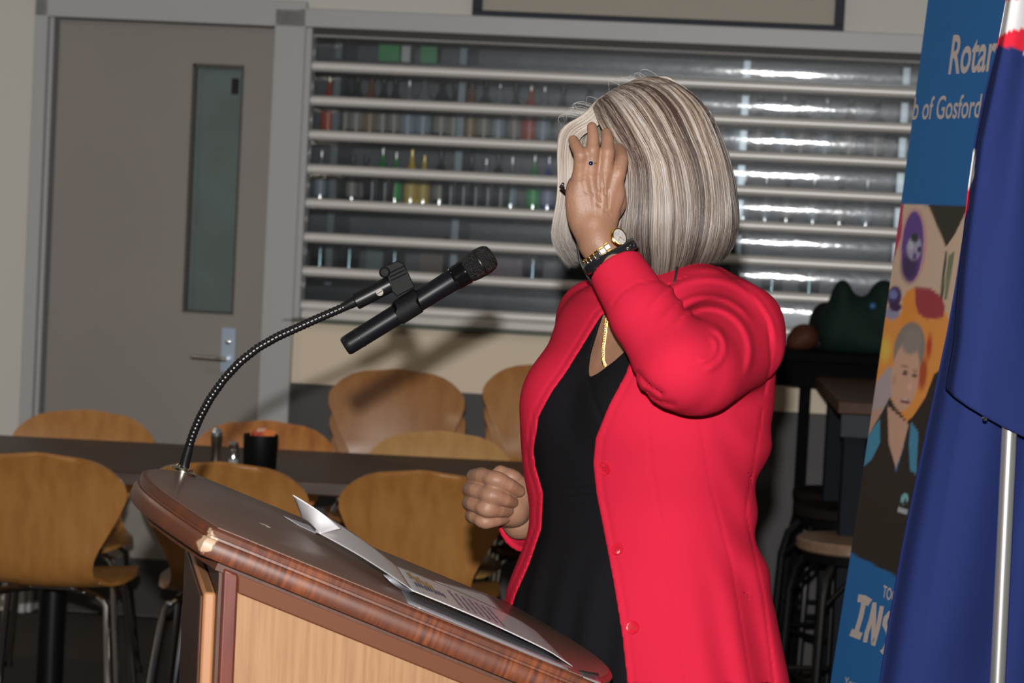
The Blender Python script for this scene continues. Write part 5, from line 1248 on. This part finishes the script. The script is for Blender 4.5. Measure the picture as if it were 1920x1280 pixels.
for j, t_ in enumerate(tt):
    if t_ <= TD:
        s_ = (t_/TD); sn = np.maximum(1e-4, np.sin(ang)); dcur = (np.sin((1-s_)*ang)/sn)[:, None]*rd+(np.sin(s_*ang)/sn)[:, None]*md_
        lo_ = np.full(n_s, 5.0); hi_ = np.full(n_s, 420.0)
        for _ in range(22):
            m_ = (lo_+hi_)/2; q_ = CC[None]+dcur*m_[:, None]; cx, A_, B_ = henv(q_[:, 1]); g = ((q_[:, 0]-cx)/np.maximum(1, A_))**2+(q_[:, 2]/SPX/np.maximum(.002, B_))**2
            out_ = (g > 1) | (q_[:, 1] < 144); hi_ = np.where(out_, m_, hi_); lo_ = np.where(out_, lo_, m_)
        kk_ = kl*(1-.02*np.sin(s_*math.pi)); q_ = CC[None]+dcur*(lo_*(kk_ + (1-kk_)*.0))[:, None]
        d3 = c_f[None]+c_r[None]*((q_[:, 0]-960)/FPX)[:, None]-c_u[None]*((q_[:, 1]-640)/FPX)[:, None]; m3 = CAM+d3*(HYC/d3[:, 1])[:, None]; m3[:, 1] += q_[:, 2]/SPX; pts[:, j] = m3
        last = q_
    else:
        s_ = (t_-TD)/(1-TD); y_ = last[:, 1]+(yb-last[:, 1])*s_
        ps_ = psi+jit*s_+.05*np.sin(s_*3+psi*5)*s_
        curl = 1-.085*np.clip((s_-.72)/.28, 0, 1)**2
        pts[:, j] = hpt(y_, ps_, kl*curl)
# soften the join
for _ in range(3): pts[:, 1:-1] = (pts[:, :-2]+2*pts[:, 1:-1]+pts[:, 2:])/4
# front lock that falls on the far side of the forehead, and the flyaway wisps
# strand tone: silver, ash blond and brown lowlights in streaks
def streak(p_):
    return .5+.28*np.sin(p_*9.1+1.0)+.22*np.sin(p_*23.7+.4)+.18*np.sin(p_*51+2.2)
q0 = psi+ur*.9
sv = .56+.17*np.sin(q0*6.1+2.4)+.13*np.sin(q0*13.7+.4)+.17*np.sin(q0*37+2.2)+.15*np.sin(q0*83+1.0)+rng.normal(0, .17, n_s)
silver = np.array([.47, .44, .43]); blond = np.array([.38, .29, .215]); brown = np.array([.050, .031, .025]); ash = np.array([.165, .125, .11])
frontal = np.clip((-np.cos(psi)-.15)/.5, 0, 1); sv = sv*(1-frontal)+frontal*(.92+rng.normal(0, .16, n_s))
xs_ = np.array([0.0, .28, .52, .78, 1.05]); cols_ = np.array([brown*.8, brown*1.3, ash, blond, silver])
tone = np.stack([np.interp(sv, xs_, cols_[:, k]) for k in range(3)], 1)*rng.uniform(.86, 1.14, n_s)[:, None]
def strands_mesh(PT, TN, rad, under=None):
    n_s, T, _ = PT.shape; tg = np.gradient(PT, axis=1); tg /= np.maximum(1e-9, np.linalg.norm(tg, axis=2, keepdims=True))
    ref = PT-np.array(at(1210, 330, HYC)); a = np.cross(tg, ref); a /= np.maximum(1e-9, np.linalg.norm(a, axis=2, keepdims=True)); b_ = np.cross(tg, a)
    r_ = rad*np.interp(np.linspace(0, 1, T), [0, .05, .85, 1], [.6, 1, .9, .15])[None, :, None]
    V = np.stack([PT+r_*(a*math.cos(q_)+b_*math.sin(q_)*.8) for q_ in (0, 2*math.pi/3, 4*math.pi/3)], 2)   # n,T,3,3
    base = (np.arange(n_s)*T*3)[:, None, None]+(np.arange(T-1)*3)[None, :, None]+np.arange(3)[None, None]
    nxt = (np.arange(n_s)*T*3)[:, None, None]+(np.arange(T-1)*3)[None, :, None]+((np.arange(3)+1) % 3)[None, None]
    Q = np.stack([base, nxt, nxt+3, base+3], -1).reshape(-1, 4)
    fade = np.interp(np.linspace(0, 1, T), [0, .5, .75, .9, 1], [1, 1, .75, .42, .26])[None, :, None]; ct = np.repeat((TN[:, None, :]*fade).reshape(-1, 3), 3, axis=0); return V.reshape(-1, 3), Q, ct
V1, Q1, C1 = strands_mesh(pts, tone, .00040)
# inner mass of the hair
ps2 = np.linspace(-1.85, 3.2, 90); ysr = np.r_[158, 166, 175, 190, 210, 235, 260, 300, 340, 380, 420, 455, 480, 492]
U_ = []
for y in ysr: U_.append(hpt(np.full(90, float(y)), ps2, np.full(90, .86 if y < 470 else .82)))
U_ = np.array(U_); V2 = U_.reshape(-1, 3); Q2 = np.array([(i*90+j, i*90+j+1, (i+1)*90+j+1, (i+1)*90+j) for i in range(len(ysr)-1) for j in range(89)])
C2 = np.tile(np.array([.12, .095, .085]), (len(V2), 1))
# wisps
nw = 20; w0 = rng.rand(nw); xs = 1080+w0*160; base_ = np.stack([at(x, np.interp(x, [1080, 1110, 1160, 1240], [222, 200, 166, 150]), HYC+rng.uniform(-.03, .03)) for x in xs])
PW = np.zeros((nw, 12, 3)); 
for j in range(12):
    s_ = j/11; PW[:, j] = base_+np.stack([-.035*np.sin(s_*2.6)*rng.uniform(.2, 1, nw)-.01*s_, .01*s_*np.ones(nw), .016*np.sin(s_*3.0)*(.4+w0)-.02*s_**2], 1)
for _ in range(6): PW[:, 1:-1] = (PW[:, :-2]+PW[:, 1:-1]*2+PW[:, 2:])/4
V3, Q3, C3 = strands_mesh(PW, np.tile(silver, (nw, 1)), .00028)
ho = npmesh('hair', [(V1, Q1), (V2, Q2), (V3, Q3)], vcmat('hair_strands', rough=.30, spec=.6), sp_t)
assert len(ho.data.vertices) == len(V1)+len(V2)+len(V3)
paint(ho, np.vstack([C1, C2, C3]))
# ---- jewellery, watch, glasses
M_GOLDM = mat('yellow_gold', (.85, .55, .16), .18, metal=1); M_SILV = mat('silver_links', (.70, .66, .58), .22, metal=1)
wc = P(1133, 466, .001); wax = nrm(P(1113, 430)-P(1147, 486)); wu = nrm(np.cross(wax, (0, 1, 0))); wv = np.cross(wu, wax)
if wu[0] < 0: wu = -wu
if wv[1] > 0: wv = -wv                       # wv points to the camera
wm = bpy.data.objects.new('wristwatch', None); COL.objects.link(wm); wm.parent = sp_t; wm.matrix_parent_inverse = PINV[sp_t.name]; wm.location = Vector(wc); PINV[wm.name] = Matrix.Translation(wm.location).inverted(); wm['frame_world'] = 1; wm['label'] = 'gold and silver link wristwatch'
def wring(th_, r, ax_=0.0): return wc+wax*ax_+wu*r*math.cos(th_)+wv*r*math.sin(th_)
RW = .0340; tilt = lambda th_: .006*math.cos(th_)
def link(q, th_, dth, r0_, r1_, h0_, h1_):
    q.hexa([wring(t_, r, h+tilt(th_)) for r in (r0_, r1_) for t_, h in ((th_-dth, h0_), (th_+dth, h0_), (th_+dth, h1_), (th_-dth, h1_))])
q1 = MB(); q2 = MB()
for k in range(26):
    th_ = 2*math.pi*k/26
    if abs((th_-math.radians(48)+math.pi) % (2*math.pi)-math.pi) < .42: continue
    link(q1, th_, .105, RW, RW+.0030, -.0035, .0035)
    link(q2, th_, .095, RW, RW+.0026, -.0068, -.0038); link(q2, th_, .095, RW, RW+.0026, .0038, .0068)
q1.build('centre_links', M_SILV, wm, bevel=.0005); q2.build('outer_links', M_GOLDM, wm, bevel=.0005)
th_ = math.radians(48); wn = nrm(wu*math.cos(th_)+wv*math.sin(th_)*.94); wcs = wring(th_, RW, tilt(th_))
q = MB(); q.lathe([(.0001, -.001), (.0128, -.001), (.0140, .001), (.0140, .0045), (.0125, .006), (.0113, .0062)], wcs, wn, 40, cap=False); q.build('watch_case', M_GOLDM, wm)
q = MB(); q.lathe([(.0118, .0050), (.0001, .0051)], wcs, wn, 36); q.build('dial', mat('pearl_dial', (.45, .42, .40), .15, rgb2=(.36, .34, .34), vscale=200, coat=.7), wm)
q = MB(); e1 = nrm(np.cross(wn, wax)); 
for a_, l_ in ((.6, .007), (2.1, .009)):
    dd = e1*math.cos(a_)+np.cross(wn, e1)*math.sin(a_); q.tube([wcs+wn*.0055, wcs+wn*.0055+dd*l_], .00035, 5)
q.build('hands', M_GOLDM, wm)
# black band bracelet below the watch
bc = P(1145, 480, .0); bax = nrm(wax+np.array([0.05, 0, 0]))
bu_ = nrm(np.cross(bax, (0, 1, 0))); bv_ = np.cross(bu_, bax)
q = MB(); R = []
for k in range(48):
    th_ = 2*math.pi*k/48; c_ = bc+bu_*.0395*math.cos(th_)+bv_*.036*math.sin(th_); rd_ = nrm(bu_*math.cos(th_)+bv_*math.sin(th_))
    R.append([c_+rd_*.0030*math.cos(a)+bax*.0085*math.sin(a) for a in [2*math.pi*j/10 for j in range(10)]])
R.append(R[0]); q.rings(R, cap=False); br = q.build('bracelet', mat('gloss_black_band', (.010, .010, .012), .16, coat=.7), sp_t, smooth=180); br['label'] = 'glossy black band bracelet'
q = MB()
for k in range(5):
    th_ = math.radians(168-10*k)*(-1 if bv_[1] > 0 else 1); q.lathe([(.0016, -.0008), (.0016, .0004), (.0001, .001)], bc+bax*(-.002+.003*(k % 2))+bu_*.0415*math.cos(th_)+bv_*.039*math.sin(th_), nrm(bu_*math.cos(th_)+bv_*math.sin(th_)), 8)
q.build('studs', M_SILV, br)
# ring on the ring finger
rc = P(1109, 304, -.009); rax = nrm(P(1111, 280, -.012)-P(1109, 315, -.008)); ru = nrm(np.cross(rax, (0, 1, 0))); rv = np.cross(ru, rax); rv = rv if rv[1] < 0 else -rv
q = MB(); R = []
for k in range(36):
    th_ = 2*math.pi*k/36; rd_ = ru*math.cos(th_)+rv*math.sin(th_); R.append([rc+rd_*(.0104+.0007*math.cos(a))+rax*.0010*math.sin(a) for a in [2*math.pi*j/8 for j in range(8)]])
R.append(R[0]); q.rings(R, cap=False); rg = q.build('finger_ring', M_GOLDM, sp_t, smooth=180)
q = MB(); q.lathe([(.0001, 0), (.0026, .0002), (.0030, .0014), (.0016, .0026), (.0001, .0028)], rc+rv*.0108+ru*.001, rv, 16); q.build('dark_stone', mat('sapphire', (.004, .004, .02), .08, coat=1), rg)
q = MB()
for k in range(10):
    a = 2*math.pi*k/10; q.lathe([(.0001, 0), (.0011, .0004), (.0001, .0014)], rc+rv*.0106+ru*(.001+.0037*math.cos(a))+rax*.0037*math.sin(a), rv, 7)
q.build('halo_stones', mat('diamond_halo', (.8, .8, .85), .08, metal=.8), rg)
# gold chain necklace lying on the chest
q = MB(); neckpx = [(1146, 560), (1141, 585), (1137, 605), (1134, 630), (1131, 655), (1131, 676), (1134, 684)]
sl_ = np.linspace(0, len(neckpx)-1, 34); last_n = None; bobj = body
mats_ = []
for i, s_ in enumerate(sl_):
    i0 = min(int(s_), len(neckpx)-2); f_ = s_-i0; x = neckpx[i0][0]*(1-f_)+neckpx[i0+1][0]*f_; y = neckpx[i0][1]*(1-f_)+neckpx[i0+1][1]*f_
    l_, n_ = hit(body, x, y)
    if l_ is None: continue
    if l_[1] < 3.60: continue
    p_ = l_+nrm(CAM-l_)*.002; dr = 1 if i % 2 else -1
    u_ = nrm(np.array([.25*dr, 0, 1.0])); w_ = nrm(np.cross(u_, (0, 1, 0)))
    ring = []
    for k in range(12):
        a = 2*math.pi*k/12; c_ = p_+u_*.0030*math.cos(a)+w_*.0021*math.sin(a); rd_ = nrm(u_*math.cos(a)+w_*math.sin(a)); ring.append([c_+rd_*.0009*math.cos(b_)+np.array([0, 1, 0])*.0009*math.sin(b_) for b_ in [2*math.pi*j/6 for j in range(6)]])
    ring.append(ring[0]); q.rings(ring, cap=False)
if q.v: q.build('necklace', M_GOLDM, sp_t, smooth=180)
# glasses with a neck cord
q = MB()
def rimpt(s_, a, r1=.026, r2=.020): return H(.098-.010*abs(s_)*0-.006*math.cos(a)*s_*0, s_*.033+s_*r1*math.cos(a), .006+r2*math.sin(a))
for s_ in (-1, 1):
    R = [rimpt(s_, 2*math.pi*k/28) for k in range(29)]; q.tube(R, .0016, 8, cap=False)
q.tube([H(.098, -.007, .010), H(.101, 0, .012), H(.098, .007, .010)], .0014, 8)
gl = q.build('spectacles', mat('dark_spectacle_frame', (.015, .013, .012), .2, coat=.5), sp_t, smooth=180)
q = MB()
for s_ in (-1, 1): q.tube([H(.096, s_*.059, .010), H(.05, s_*.075, .010), H(-.012, s_*.083, .008), H(-.03, s_*.082, -.010)], .0017, 8)
q.build('temple_arm', MC['dark_spectacle_frame'], gl, smooth=180)
q = MB(); p0_ = at(1056, 344, 3.66); q.tube([p0_, at(1052, 350, 3.665), at(1062, 362, 3.67)], [.0022, .003, .0015], 8); q.build('hinge_tip', MC['dark_spectacle_frame'], gl, smooth=180)
q = MB(); q.tube([at(1082, 440, 3.67), at(1083, 465, 3.66), at(1088, 492, 3.655), at(1100, 516, 3.655), at(1120, 545, 3.66)], .0016, 8); q.build('spectacle_cord', mat('black_cord', (.012, .012, .014), .5), sp_t, smooth=180)
q = MB(); q.tube([at(1270, 500, 3.675), at(1266, 522, 3.668), at(1262, 546, 3.655)], .0018, 8); q.build('spectacle_cord', MC['black_cord'], sp_t, smooth=180)
